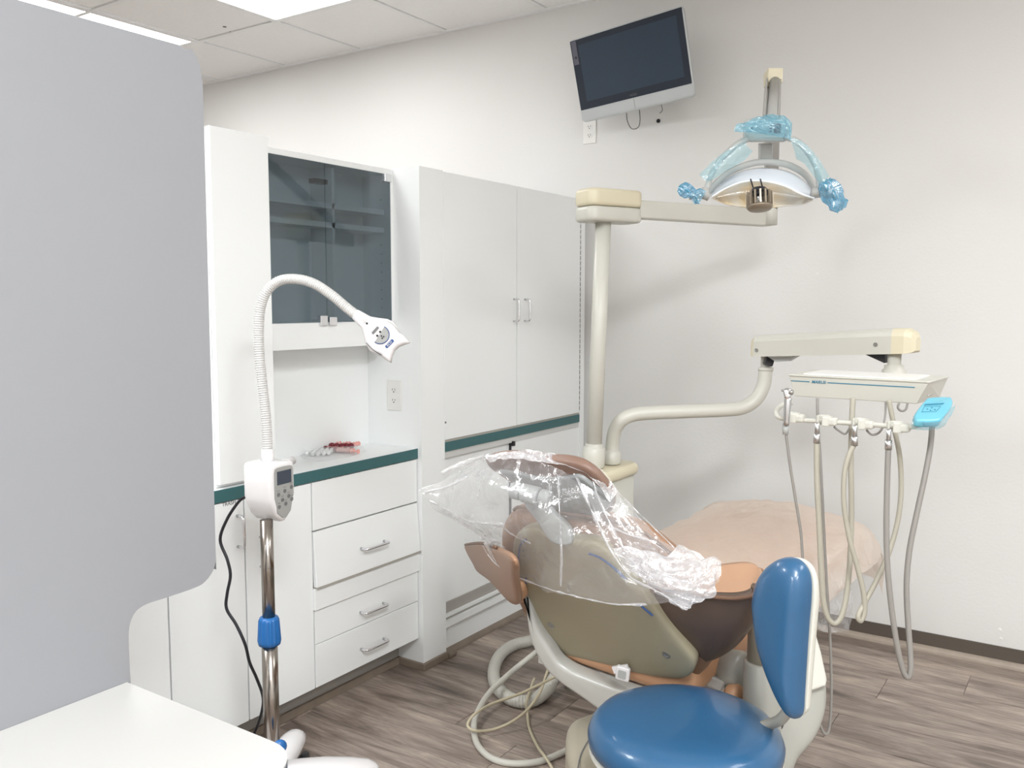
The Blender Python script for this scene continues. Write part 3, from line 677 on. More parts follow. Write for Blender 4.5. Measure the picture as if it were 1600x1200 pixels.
for x, y in ((589.5, 524.5), (594, 518.5)): lathe(bm, hq(x, y, .0158), hn, [(.0028, 0), (.0028, .0008), (.0018, .0008), (.0018, .0003)], 10)
lathe(bm, hq(573.5, 505.5, .014), hn, [(.0026, 0), (.0026, .003)], 10)
obj('button_marks', bm, 'black', hd)
bm = nb(); lc = hq(608.5, 537, .0160)
lx = (hq(614.5, 531)-hq(603, 543)).normalized(); ly = hn.cross(lx)
if ly.dot(UP) < 0: ly = -ly
slab(bm, rrect(lc, lx, ly, .0265, .0082, .003), hn, .002, .0003, 1); obj('logo_plate', bm, 'bluemark', hd)
text('ECO', 'white', hd, lc+hn*.0006, lx, ly, .0082)
bm = nb()
for i in range(15):
    f = i/14; x, y = (573.5+f*22.5, 537+f*17.5+4*math.sin(math.pi*f)*.55); c = hq(x, y, .010); obox(bm, c, lx, ly, hn, .0012, .0045, .010)
obj('vent_slots', bm, 'gap', hd)
bm = nb()
for i in range(16):
    f = i/15; x, y = (604+f*21, 501.5+f*17-4*math.sin(math.pi*f)*.8); c = hq(x, y, .009); obox(bm, c, lx, ly, hn, .0010, .0035, .010)
obj('vent_slots', bm, 'lamedge', hd)
# power cord
cp = [(384, 776, 2.33), (373, 784, 2.34), (355, 811, 2.36), (344, 843, 2.38), (355, 874, 2.38), (360, 899, 2.38), (355, 927, 2.38), (354, 951, 2.38), (369, 976, 2.38), (383, 1007, 2.38), (390, 1035, 2.40), (401, 1060, 2.42), (411, 1090, 2.44), (408, 1116, 2.46), (397, 1146, 2.50)]
P = [at(*c) for c in cp]; e = P[-1]; P += [V((e.x-.0, e.y-.05, .10)), V((e.x+.03, e.y-.15, .012)), V((e.x+.05, e.y-.3, .008))]
bm = nb(); tube(bm, P, .0042, 8, 6); plab(obj('power_cord', bm, 'black', t, True), 'thin black power cord')

# ================================================================ UTILITY COLUMN, LIGHT POST, DENTAL LIGHT
t = thing('utility_column', 'cream utility column behind the chair head carrying the light post', 'utility column', (at(945, 740, 3.13).x, at(945, 740, 3.13).y, 0))
uc = at(938, 740, 3.16)
bm = nb(); P = rrect(V((uc.x, uc.y, .80)), X_, Y_, .19, .30, .05, 6); slab(bm, [p+Z_*.0 for p in P], Z_, .045, .02, 5); obj('cap', bm, 'ivory', t, True)
bm = nb(); P = rrect(V((uc.x, uc.y, .757)), X_, Y_, .165, .275, .045, 6); prism(bm, P, -Z_*.757); obj('body', bm, 'cream', t, True)
pb = at(927, 733, 3.10); pb.z = .812; pt = at(943.5, 325, 3.02)
hd_ = at(932, 304, 3.0)
t = thing('dental_light', 'cream dental light on a tall post with a long horizontal arm over the chair', 'dental light', (pb.x, pb.y, .8))
bm = nb(); tube(bm, [pb, pt], .0272, 24, 1); obj('post', bm, 'cream', t, True)
bm = nb(); ax = (pt-pb).normalized(); lathe(bm, pb, ax, [(.036, -.01), (.0395, -.004), (.0395, .058), (.036, .062), (.031, .065), (.031, .075)], 28); obj('sleeve', bm, 'cream', t, True)
a0 = at(960, 312, 2.98); a1 = at(1207, 330, 3.34); a1.z = a0.z = 1.70; ad = (a1-a0).normalized(); an = ad.cross(Z_)
pt2 = V((pt.x, pt.y, 1.70))
bc = pt2+ad*.02
def obox_r(c, ax, ay, w_, h, z0, z1, r): 
    P = rrect(V((c.x, c.y, z1)), ax, ay, w_, h, r, 5); return P
zb, zs, zt2 = 1.652, 1.703, 1.762
bm = nb(); slab(bm, obox_r(bc, ad, an, .225, .12, 0, zt2, .035), Z_, zt2-zs-.0008, .013, 4); obj('post_head', bm, 'ivory', t, True)
bm = nb(); slab(bm, obox_r(bc, ad, an, .225, .12, 0, zs, .035), Z_, zs-zb, .013, 4); plab(obj('post_head', bm, 'cream', t, True), 'greyer lower half of the post head')
bm = nb(); obox(bm, (bc+ad*.10+a1)/2+Z_*0, ad, an, Z_, (a1-bc-ad*.10).length, .055, .062); obj('fixed_arm', bm, 'cream', t, bevel=.006, seg=3)
bm = nb(); lathe(bm, bc+ad*.112-an*0+V((0, 0, -.012)), ad, [(.006, 0), (.006, .004)], 10); obj('screw', bm, 'black', t)
# spring arm up to the elbow, then down to the lamp
el = at(1208, 122, 2.86); s0 = V((a1.x, a1.y, 1.74))-ad*.01
sv = (el-s0)
bm = nb(); lathe(bm, V((s0.x, s0.y, 1.672)), Z_, [(.026, 0), (.026, .09)], 20); obj('swivel', bm, 'cream', t, True)
def beam(bm, p, q, side, w_, h):
    d = (q-p).normalized(); s = (side-d*side.dot(d)).normalized(); u = s.cross(d); obox(bm, (p+q)/2, d, s, u, (q-p).length, w_, h)
bm = nb(); beam(bm, s0, el-sv.normalized()*.02, RT, .046, .042); obj('spring_arm', bm, 'lampg', t, bevel=.004)
bm = nb(); obox(bm, el+Z_*.0, RT, FW, Z_, .048, .055, .046); obj('elbow_cap', bm, 'ivory', t, bevel=.003)
hl = at(1200, 205, 2.42)
bm = nb(); tube(bm, [el-Z_*.02-FW*.02, at(1206, 190, 2.5)], .018, 16, 1); obj('drop_tube', bm, 'lampg', t, True)
bm = nb(); 
for s in (-1, 1): beam(bm, el-Z_*.015+RT*(s*.022), at(1204+s*11, 188, 2.52), RT, .005, .035)
obj('yoke', bm, 'lampg', t)
DL = 2.36
def L_(x, y, d=DL): return at(x, y, d)
LN = (CAM-L_(1195, 205)).normalized()
bm = nb(); lc_ = L_(1196, 204); lu = UP; slab(bm, rrect(lc_+RT*.0, RT, lu, .120, .062, .014), LN, .05, .006); cb_ = obj('control_head', bm, 'lampg', t, True)
bm = nb(); slab(bm, rrect(lc_+LN*.001+lu*.004, RT, lu, .104, .048, .010), LN, .003, .0008, 1); obj('face_plate', bm, 'greyplastic', cb_)
bm = nb(); q = lc_+LN*.003+lu*.006; obox(bm, q+RT*.032, RT, lu, LN, .019, .026, .001); 
for i in range(3): obox(bm, q+RT*.014+lu*(.008-.008*i), RT, lu, LN, .006, .004, .001)
obox(bm, q-RT*.036, RT, lu, LN, .005, .006, .001); obj('switches', bm, 'dark', cb_)
bm = nb(); tube(bm, [L_(1168, 217), L_(1150, 227), L_(1128, 247), L_(1112, 272), L_(1104, 296)], .0085, 12); obj('yoke_arm', bm, 'lampg', t, True)
bm = nb(); tube(bm, [L_(1226, 213), L_(1248, 223), L_(1266, 243), L_(1277, 268), L_(1281, 294)], .0085, 12); obj('yoke_arm', bm, 'lampg', t, True)
bm = nb(); tube(bm, [L_(1097, 303), L_(1108, 308)], .011, 14, 1); lathe(bm, L_(1102, 306), Z_, [(.010, -.008), (.010, .022)], 16); obj('pivot', bm, 'lampg', t, True)
bm = nb(); tube(bm, [L_(1268, 300), L_(1290, 302)], .012, 14, 1); lathe(bm, L_(1280, 306), Z_, [(.011, -.004), (.011, .026)], 16); obj('pivot', bm, 'lampg', t, True)
bm = nb(); tube(bm, [L_(x, y, 2.44) for x, y in ((1104, 306), (1118, 287), (1142, 268), (1172, 256), (1200, 253), (1232, 258), (1258, 273), (1276, 298))], .009, 10, 5, flat=.6); obj('reflector_bow', bm, 'lampg', t, True)
bm = nb(); beam(bm, L_(1196, 224, 2.44), L_(1196, 254, 2.46), RT, .034, .03); obj('stem', bm, 'lampg', t, bevel=.003)
top = [(1110, 305), (1130, 284), (1160, 268), (1197, 263), (1235, 270), (1262, 288), (1278, 308)]
mid1 = [(1110, 306), (1132, 291), (1162, 277), (1197, 275), (1232, 283), (1258, 298), (1277, 310)]
inn = [(1112, 308), (1135, 294), (1164, 284), (1197, 284), (1228, 292), (1248, 302), (1272, 310)]
back = [(1113, 309), (1138, 302), (1166, 298), (1197, 298), (1228, 302), (1250, 306), (1271, 311)]
bot = [(1114, 310), (1136, 319), (1165, 324), (1197, 325), (1228, 322), (1252, 320), (1270, 313)]
bm = nb(); sheet(bm, [[L_(*p, 2.46) for p in top], [L_(*p, 2.40) for p in mid1], [L_(*p, 2.36) for p in inn]], 5, 5); plab(solid(obj('reflector_shell', bm, 'lampw', t, True), .004), 'glossy white shell')
bm = nb(); sheet(bm, [[L_(*p, 2.365) for p in inn], [L_(*p, 2.46) for p in back], [L_(*p, 2.43) for p in bot]], 5, 6); plab(solid(obj('reflector_dish', bm, 'dish', t, True), .003), 'cream and gold mirrored dish')
bm = nb(); sheet(bm, [[L_(*p, 2.355) for p in inn], [L_(x, y+2, 2.34) for x, y in back], [L_(*p, 2.36) for p in bot]], 5, 4); obj('lens', bm, 'glasslens', t, True)
bc_ = L_(1187, 322, 2.31); bx = (Z_*.94+FW*.2).normalized(); bm = nb(); lathe(bm, bc_, bx, [(.012, -.010), (.029, -.009), (.0335, -.004), (.0335, .0), (.018, .0)], 28); cg = obj('bulb_cage', bm, 'bulb', t, True)
bm = nb(); u = bx.orthogonal().normalized(); v_ = bx.cross(u)
for i in range(16):
    a = 2*math.pi*i/16; c = bc_+bx*.016+(u*math.cos(a)+v_*math.sin(a))*.0325; rd = (u*math.cos(a)+v_*math.sin(a)); obox(bm, c+bx*.002, rd, bx.cross(rd), bx, .005, .0045, .036)
obj('cage_fins', bm, 'bulb', cg)
bm = nb(); lathe(bm, bc_+bx*.02, bx, [(.007, -.015), (.007, .02)], 10); obj('bulb', bm, 'chrome', cg, True)
bm = nb(); lathe(bm, bc_+bx*.036, bx, [(.024, -.004), (.027, 0), (.018, .012)], 24)
for s in (-1, 1): tube(bm, [bc_+bx*.036+RT*(s*.012), bc_+bx*.08+RT*(s*.013)+FW*.03], .0022, 6, 1)
obj('bulb_mount', bm, 'black', cg)
for s, xx, yy in ((-1, 1088, 307), (1, 1296, 300)):
    bm = nb(); tube(bm, [L_(xx-s*6, yy), L_(xx+s*10, yy+(-2 if s < 0 else 2))], .012 if s < 0 else .016, 12, 1); obj('handle', bm, 'lampg', t, True)
# barrier films
def film(rows, label, m='filmblue', amp=.004, fr=30, seed=1, ku=6, kv=6, name='barrier_film', category='barrier film', edge=.5):
    bm = nb(); sheet(bm, rows, ku, kv, amp, fr, seed, edge=edge); o = obj(name, bm, m, None, False); 
    return tag(o, label, category)
film([[L_(1152, 193, 2.335), L_(1180, 186, 2.33), L_(1200, 178, 2.33), L_(1225, 181, 2.33), L_(1238, 191, 2.335)],
      [L_(1148, 200, 2.335), L_(1172, 198, 2.31), L_(1195, 195, 2.305), L_(1222, 198, 2.31), L_(1238, 204, 2.335)],
      [L_(1147, 206, 2.335), L_(1168, 207, 2.31), L_(1195, 210, 2.315), L_(1222, 214, 2.32), L_(1236, 219, 2.335)]],
     'crinkled blue film wrapped over the control head of the dental light', 'filmblue', .005, 34, 2)
film([[L_(1093, 273, 2.345), L_(1118, 248, 2.335), L_(1145, 230, 2.33), L_(1163, 222, 2.335)],
      [L_(1101, 282, 2.335), L_(1124, 262, 2.33), L_(1148, 243, 2.33), L_(1168, 230, 2.335)],
      [L_(1111, 282, 2.34), L_(1136, 266, 2.34), L_(1160, 253, 2.345), L_(1177, 236, 2.35)]],
     'pale blue film hanging on the left yoke arm of the dental light', 'filmpale', .002, 20, 3)
film([[L_(1232, 215, 2.34), L_(1254, 221, 2.33), L_(1276, 243, 2.33), L_(1296, 275, 2.335)],
      [L_(1238, 226, 2.335), L_(1256, 236, 2.33), L_(1272, 256, 2.33), L_(1288, 283, 2.335)],
      [L_(1244, 248, 2.35), L_(1256, 255, 2.345), L_(1266, 268, 2.34), L_(1280, 286, 2.345)]],
     'blue film hanging on the right yoke arm of the dental light', 'filmpale', .002, 20, 4)
def wrap(c, ax, prof, label, seed, m='filmbluec'):
    bm = nb(); n = 22; u = ax.orthogonal().normalized(); v_ = ax.cross(u); R = []
    for r, h in prof:
        ring = []
        for j in range(n):
            a = 2*math.pi*j/n; q = V((math.cos(a)*1.8+seed, math.sin(a)*1.8, h*60)); rr = r*(1+.45*noise.noise(q*1.6)); ring.append(bm.verts.new(c+ax*(h+.006*noise.noise(q*2))+(u*math.cos(a)+v_*math.sin(a))*rr))
        R.append(ring)
    for a, b in zip(R, R[1:]):
        for j in range(n): bm.faces.new((a[j], a[(j+1) % n], b[(j+1) % n], b[j]))
    return tag(obj('barrier_film', bm, m), label, 'barrier film')
wrap(L_(1078, 301, 2.34), (RT*.8-UP*.35).normalized(), [(.010, -.032), (.017, -.022), (.019, -.008), (.015, .004), (.013, .012), (.020, .022), (.017, .034)], 'crumpled blue film twisted round the left handle of the dental light', 3)
wrap(L_(1300, 303, 2.33), (RT*.45-UP*.85).normalized(), [(.014, -.040), (.024, -.030), (.029, -.012), (.027, .006), (.022, .022), (.024, .034), (.012, .050)], 'crumpled blue film wrapped round the right handle of the dental light', 8)

# ================================================================ DELIVERY UNIT
t = thing('delivery_unit', 'cream instrument delivery unit on a bent swing arm in front of the right wall', 'delivery unit', (uc.x+.05, uc.y, .8))
D1 = 3.12
bm = nb(); tube(bm, [at(955.5, 714, 3.165), at(956.5, 695, 3.16), at(961, 672, 3.14), at(972, 656, D1), at(990, 648, D1), at(1020, 645, D1), at(1080, 642.5, D1), at(1130, 640.5, D1), at(1160, 637, D1), at(1181, 624, D1), at(1193, 602, D1), at(1196.5, 575, D1)], .0245, 20, 8); obj('swing_tube', bm, 'cream', t, True)
bm = nb(); q = at(955.5, 725, 3.17); q.z = .814; lathe(bm, q, Z_, [(.030, -.012), (.034, -.008), (.034, .030), (.029, .033), (.029, .04)], 28); obj('sleeve', bm, 'cream', t, True)
bm = nb(); q = at(1196.5, 574, D1); lathe(bm, q, Z_, [(.0265, -.012), (.0265, .0), (.018, .001), (.018, .04)], 24); obj('collar', bm, 'cream', t, True)
bm = nb(); beam(bm, at(1199, 571, D1-.03), at(1204, 556, D1-.03), RT, .03, .03); obj('hinge_cover', bm, 'black', t, bevel=.003)
A0 = at(1180, 540, 3.10); A1 = at(1435, 533, 2.66); zA0 = at(1180, 557, 3.10).z; zA1 = at(1408, 552, 2.66).z
hA0 = at(1180, 524, 3.10).z-zA0; hA1 = at(1420, 511, 2.66).z-zA1
dv = V((A1.x-A0.x, A1.y-A0.y, 0)); dl = dv.length; dv.normalize(); sn = dv.cross(Z_)
if sn.dot(CAM-A0) < 0: sn = -sn
def sect(f, z, h, w_=.075, shr=1):
    c = V((A0.x, A0.y, 0))+dv*(f*dl)+Z_*z
    pr = [(.5, 0), (.5, .70), (.46, .86), (.36, .96), (.2, 1.0), (-.2, 1.0), (-.36, .96), (-.46, .86), (-.5, .7), (-.5, 0)]
    return [c+sn*(a*w_*shr)+Z_*(b*h*shr) for a, b in pr]
def loft(bm, S_):
    R = [[bm.verts.new(p) for p in s] for s in S_]; n = len(R[0])
    for a, b in zip(R, R[1:]):
        for j in range(n): bm.faces.new((a[j], a[(j+1) % n], b[(j+1) % n], b[j]))
    bm.faces.new(R[0][::-1]); bm.faces.new(R[-1]); return bm
zf = lambda f: zA0+(zA1-zA0)*f
hf_ = lambda f: hA0+(hA1-hA0)*f
bm = nb(); loft(bm, [sect(f, zf(f), hf_(f)) for f in (.03, .3, .6, .885)]); ar = obj('balance_arm', bm, 'cream', t)
bm = nb(); loft(bm, [sect(.885, zf(.885), hf_(.885)), sect(.95, zf(.95), hf_(.95), .073, .97), sect(.985, zf(1)+.002, hf_(1), .068, .8), sect(1, zf(1)+.008, hf_(1), .06, .5)]); plab(obj('end_cap', bm, 'ivory', t), 'ivory end cap')
bm = nb(); loft(bm, [sect(.0, zf(0)+.003, hf_(0), .065, .8), sect(.03, zf(.03), hf_(.03))]); plab(obj('end_cap', bm, 'ivory', t), 'ivory end cap')
bm = nb()
for f, zz in ((.055, .022), (.80, .030)): lathe(bm, V((A0.x, A0.y, 0))+dv*(f*dl)+Z_*(zf(f)+zz)+sn*.0375, sn, [(.007, 0), (.007, .002), (.0035, .002), (.0035, .0008)], 16)
obj('screws', bm, 'screw', t)
bm = nb(); q0 = V((A0.x, A0.y, 0))
prism(bm, [q0+dv*(dl*a)+Z_*(zf(a)+b)+sn*.012 for a, b in ((.10, 0), (.30, 0), (.24, -.018), (.16, -.02))], -sn*.024); obj('linkage_cover', bm, 'greyplastic', t)
bm = nb(); prism(bm, [q0+dv*(dl*a)+Z_*(zf(a)+b)+sn*.014 for a, b in ((.72, 0), (.83, 0), (.83, -.028))], -sn*.028); obj('linkage_cover', bm, 'black', t)
zT = at(1452, 597, 2.20).z
cx = V((A0.x, A0.y, 0))+dv*(dl*.875)
bm = nb(); lathe(bm, V((cx.x, cx.y, 0)), Z_, [(.035, zT-.05), (.035, zT-.008), (.029, zT-.005), (.029, zT+.006), (.020, zT+.008), (.020, zf(.87)+.004)], 28); obj('tray_pivot', bm, 'cream', t, True)
# tray head
tl = at(1232, 587, 2.42); tr_ = at(1452, 597, 2.20); tl.z = tr_.z = zT; td = (tr_-tl); tw = td.length; td.normalize(); tb = Z_.cross(td)
if tb.dot(FW) < 0: tb = -tb
hT = .058; iw = .030; dp = .21
tp = [tl, tr_, tr_+tb*dp, tl+tb*dp]; bt = [tl+td*iw*.5+tb*.01-Z_*hT, tr_-td*iw+tb*.01-Z_*hT, tr_-td*iw*.6+tb*(dp-.01)-Z_*hT, tl+td*iw*.5+tb*(dp-.01)-Z_*hT]
bm = nb(); a = [bm.verts.new(p) for p in tp]; b = [bm.verts.new(p) for p in bt]; bm.faces.new(a); bm.faces.new(b[::-1])
for i in range(4): bm.faces.new((a[i], b[i], b[(i+1) % 4], a[(i+1) % 4]))
hdT = obj('control_head', bm, 'cream', t, bevel=.002)
bm = nb(); slab(bm, rrect((tl+tr_)/2+tb*dp/2+Z_*.002, td, tb, tw+.006, dp+.006, .008), Z_, .004, .001, 2); obj('tray_rim', bm, 'cream', hdT)
bm = nb(); slab(bm, rrect((tl+tr_)/2+tb*(dp/2)+Z_*.0045-td*.005, td, tb, tw*.82, dp*.8, .02), Z_, .006, .002, 2); plab(obj('tray_mat', bm, 'outlet', hdT), 'thin white mat')
fnn = (bt[0]-tl).cross(td).normalized()
if fnn.dot(CAM-tl) < 0: fnn = -fnn
fdn = (bt[0]-tl-td*iw*.5).normalized()
def fq(u, v, o=.0008): return tl+td*u+fdn*v+fnn*o
bm = nb(); 
for u0, u1 in ((.007, .058), (.106, .325)):
    v0 = .0145; prism(bm, [fq(u0, v0), fq(u1, v0), fq(u1, v0+.0022), fq(u0, v0+.0022)], fnn*.0005)
obj('blue_stripe', bm, 'bluelogo', hdT)
tx = text('MARUS', 'bluelogo', hdT, fq(.082, .0155, .0014), td, -fdn, .0118, shear=.3, off=.0001); 
bm = nb(); sd_ = (tr_-td*iw*.6+tb*(dp-.01)-Z_*hT-(tr_-td*iw-Z_*hT)).normalized()
for i, v in enumerate((.07, .088, .104, .124)):
    c = tr_+tb*v-Z_*.040-td*iw*.62+td*.002; lathe(bm, c, (td-Z_*.5).normalized(), [(.003, 0), (.003, .002)], 8)
obj('knobs', bm, 'screw', hdT)
# holder bar
HB = [(1236, 630, 2.40), (1222, 633, 2.36), (1213, 643, 2.33), (1217, 652, 2.31), (1235, 655, 2.30), (1285, 658.5, 2.26), (1343, 662, 2.20), (1397, 666, 2.145), (1425, 667, 2.12), (1442, 660, 2.11), (1450, 648, 2.13)]
bm = nb(); tube(bm, [at(*p) for p in HB], .0062, 12, 8); obj('holder_bar', bm, 'cream', t, True)
hold = [(1237, 652, 2.30), (1288, 657, 2.255), (1344, 662, 2.20), (1399, 667, 2.145)]
for x, y, d in hold:
    c = at(x, y, d); bm = nb(); R = .0225; P = []
    for i in range(28):
        a = math.radians(-163+326*i/27); P.append((R*math.cos(a), R*math.sin(a)))
    # C-shaped clip open toward the front left
    od = (td*.35+tb*.94).normalized(); os_ = Z_.cross(od)
    outer = [c+od*(p[0]*.9)+os_*(p[1]*.9) for p in P]; inner = [c+od*(p[0]*.62)+os_*(p[1]*.62) for p in P][::-1]
    bot_ = outer+inner; h2 = .013
    A_ = [bm.verts.new(p-Z_*h2) for p in bot_]; B_ = [bm.verts.new(p+Z_*h2) for p in bot_]; n = len(A_); m_ = len(outer)
    for i in range(n): bm.faces.new((A_[i], B_[i], B_[(i+1) % n], A_[(i+1) % n]))
    for i in range(m_-1):
        bm.faces.new((A_[i], A_[i+1], A_[n-2-i], A_[n-1-i])); bm.faces.new((B_[i], B_[n-1-i], B_[n-2-i], B_[i+1]))
    q = rrect(c+td*.021+Z_*(h2-.003), td, tb, .026, .028, .009); slab(bm, q, Z_, .021, .006, 3)
    obj('instrument_holder', bm, 'cream', t, bevel=.003, seg=2)
bm = nb()
for pts in ([(1303, 667, 2.25), (1312, 674, 2.25), (1321, 678, 2.25), (1327, 670, 2.26)], [(1354, 672, 2.2), (1362, 679, 2.2), (1372, 677, 2.2), (1379, 668, 2.2), (1383, 650, 2.22), (1384, 628, 2.26)], [(1409, 673, 2.14), (1420, 671, 2.13), (1432, 663, 2.12)], [(1418, 630, 2.24), (1415, 640, 2.24), (1408, 642, 2.24), (1403, 637, 2.24), (1405, 629, 2.24)]):
    tube(bm, [at(*p) for p in pts], .0028, 8)
plab(obj('short_hoses', bm, 'tubeg', t, True), 'thin grey looping hoses')
# keypad
kc = at(1459, 640, 2.09)
kn = (Z_*.80-FW*.5+RT*.05).normalized(); ko = [(1436, 657), (1430, 651), (1431, 643), (1445, 625), (1453, 620), (1482, 619), (1489, 624), (1488, 634), (1474, 652), (1466, 657)]
KP = spline([onp(x, y, kc, kn) for x, y in ko], 4, True)
bm = nb(); slab(bm, KP, kn, .022, .006, 3); kp_ = obj('foot_pad_keypad', bm, 'greyplastic', t, True); kp_.name = 'keypad'
M['kpblue'] = mat('keypad_film_blue', (.14, .44, .55), .2, coat=.5)
kp_.data.materials[0] = M['kpblue']
bm = nb(); o_ = .0012
def kq(x, y, o=.001): return onp(x, y, kc+kn*o, kn)
for a, b in (((1445, 631), (1475, 630)), ): prism(bm, [kq(1445, 631.5), kq(1475.5, 629.5), kq(1474, 631.5), kq(1443.5, 633)], kn*.0004)
for a, b in (((1444.5, 635), (1470, 634.5)), ((1470, 634.5), (1463, 643)), ((1463, 643), (1440, 643.5)), ((1440, 643.5), (1444.5, 635))): tube(bm, [kq(*a), kq(*b)], .0005, 4, 1)
for x, y in ((1449, 639), (1456, 637), (1461, 640), (1454, 641)): lathe(bm, kq(x, y), kn, [(.002, 0), (.002, .0004)], 8)
obj('key_symbols', bm, 'bluelogo', kp_)
film([[at(1427, 650, 2.10), at(1424, 662, 2.08), at(1424, 671, 2.08)], [at(1440, 658, 2.055), at(1443, 666, 2.06), at(1442, 672, 2.07)], [at(1462, 660, 2.05), at(1463, 666, 2.055), at(1464, 670, 2.065)], [at(1476, 653, 2.055), at(1478, 658, 2.06), at(1477, 662, 2.065)], [at(1489, 633, 2.07), at(1491, 638, 2.08), at(1492, 630, 2.10)]],
     'clear blue film bag pulled over the small keypad of the delivery unit', 'filmpale', .003, 26, 6)
# instruments and hoses
def hose(px, d, r, m, label, grp=None, conn=None):
    P = [at(x, y, d if not isinstance(d, (list, tuple)) else d[0]+(d[1]-d[0])*i/(len(px)-1)) for i, (x, y) in enumerate(px)]
    return P
inst = [
 ('air_water_syringe', 'chrome air and water syringe in the leftmost holder of the delivery unit', 'syringe', [(1228, 676), (1231, 700), (1235, 730), (1243, 780), (1251, 830), (1254, 870), (1259, 950), (1267, 1060), (1278, 1120), (1288, 1146), (1296, 1136), (1299, 1080), (1297, 1000), (1291, 900), (1286, 800), (1282, 720), (1278, 660), (1277, 622)], 2.27, .0037, 'tubeg'),
 ('handpiece_hose', 'cream handpiece hose in the second holder from the chrome syringe, looping behind the stool back', 'hose', [(1276, 690), (1276.5, 750), (1280, 820), (1283, 890), (1287, 940), (1294, 966), (1305, 974), (1316, 960), (1324, 920), (1329, 860), (1330.5, 790), (1329.5, 720), (1331, 660), (1333, 622)], 2.24, .0070, 'tubec'),
 ('handpiece_hose', 'cream handpiece hose in the third holder, crossing itself above a hook-shaped end', 'hose', [(1335, 694), (1325, 715), (1319, 745), (1319, 790), (1327, 840), (1340, 888), (1349, 925), (1351, 955), (1345, 970), (1341, 962), (1352, 940), (1371, 904), (1390, 860), (1403, 812), (1408, 765), (1406, 715), (1398, 672), (1389, 625)], 2.19, .0063, 'tubec'),
 ('handpiece_hose', 'long grey handpiece hose in the rightmost holder, hanging nearly to the floor', 'hose', [(1388, 700), (1386, 760), (1385, 830), (1387, 890), (1393, 950), (1402, 1010), (1412, 1050), (1420, 1057), (1423, 1035), (1419, 975), (1416.5, 915), (1421, 860), (1433, 800), (1446, 740), (1454, 695), (1457, 655)], 2.13, .0068, 'tubeg')]
for i, (nm, lb, ct, px, d, r, mm) in enumerate(inst):
    t2 = thing(nm, lb, ct, at(px[0][0], px[0][1], d), 'instruments hanging from the delivery unit')
    dd = [d+(.0 if j < len(px)/2 else .05*(j-len(px)/2)/(len(px)/2)) for j in range(len(px))]
    bm = nb(); tube(bm, [at(x, y, q) for (x, y), q in zip(px, dd)], r, 12, 8); obj('hose', bm, mm, t2, True)
    x, y = px[0]
    if i == 0:
        hx_ = [at(1229.5, 676, d), at(1230, 668, d)]; bm = nb(); tube(bm, [at(1227.5, 679, d), at(1228, 662, d)], .0085, 14, 1, rf=lambda s, L: .0072+.0016*s/L); obj('connector', bm, 'greyplastic', t2, True)
        bm = nb(); tube(bm, [at(1228.5, 664, d-.01), at(1230, 640, d-.015), at(1231.5, 622, d-.015)], .0085, 14, 4, rf=lambda s, L: .0075+.0022*s/L); obj('body', bm, 'nickel', t2, True)
        bm = nb(); puff(bm, spline([at(a, b, d-.015) for a, b in ((1224, 610), (1228, 606.5), (1236, 607), (1239, 612), (1237, 620), (1233, 625), (1227, 624), (1224.5, 618))], 3, True), (CAM-at(1230, 615, d)).normalized(), .012, .012, .5, 5); obj('head', bm, 'chrome', t2, True)
        bm = nb(); lathe(bm, at(1237, 613, d-.025), (RT-FW*.6).normalized(), [(.0065, -.006), (.0065, .003), (.004, .004)], 14); lathe(bm, at(1224, 610, d-.02), -RT, [(.003, 0), (.003, .004)], 8); obj('button', bm, 'screw', t2, True)
    else:
        bm = nb(); tube(bm, [at(x, y+2, d), at(x+.5, y-12, d-.004)], .0085, 14, 1); tube(bm, [at(x+.5, y-10, d-.004), at(x+1, y-29, d-.012)], .0058, 14, 1); obj('connector', bm, 'nickel', t2, True)

# ================================================================ DENTAL CHAIR
ha = math.radians(7); ca = V((math.sin(ha), math.cos(ha), 0)); cc_ = V((math.cos(ha), -math.sin(ha), 0)); rc = math.radians(28)
cbv = (-ca*math.sin(rc)+Z_*math.cos(rc)); cn = (-ca*math.cos(rc)-Z_*math.sin(rc)).normalized()
SP = at(940, 950, 2.03)
def sp(x, y, o=0): return onp(x, y, SP+cn*o, cn)
def spl(pts, o=0, k=4): return spline([sp(x, y, o) for x, y in pts], k, True)
org = sp(950, 1045); org.z = 0
def cl(a, c, z): return V((org.x, org.y, 0))+ca*a+cc_*c+Z_*z
t = thing('dental_chair', 'brown dental chair with a cream back shell, seen from behind its headrest', 'dental chair', cl(.35, 0, 0))
# back cushion
bk = [(788, 850), (790, 818), (803, 797), (825, 790), (850, 796), (890, 802), (930, 808), (980, 820), (1012, 836), (1060, 876), (1096, 915), (1130, 965), (1120, 1020), (1085, 1056), (1020, 1060), (955, 1040), (880, 1014), (845, 990), (815, 935), (797, 890)]
bm = nb(); puff(bm, spl(bk, -.05), cn, .035, .06, .28, 7); bkc = obj('backrest', bm, 'leather', t, True)
bm = nb(); tube(bm, [sp(x, y, -.03) for x, y in [(803, 797), (812, 792), (850, 797), (890, 803), (930, 809), (980, 821), (1010, 835), (1050, 866)]], .004, 8, 5); plab(obj('piping', bm, 'piping', bkc, True), 'dark piping')
sh = [(806, 880), (803, 858), (806, 838), (818, 826), (838, 824), (862, 833), (897, 841), (930, 846), (958, 866), (992, 902), (1023, 944), (1056, 988), (1080, 1018), (1087, 1036), (1078, 1054), (1050, 1058), (1000, 1050), (957, 1038), (915, 1029), (883, 1021), (858, 1004), (836, 974), (820, 938)]
bm = nb(); puff(bm, spl(sh), cn, .014, .05, .16, 6); shl = obj('back_shell', bm, 'shell', t, True)
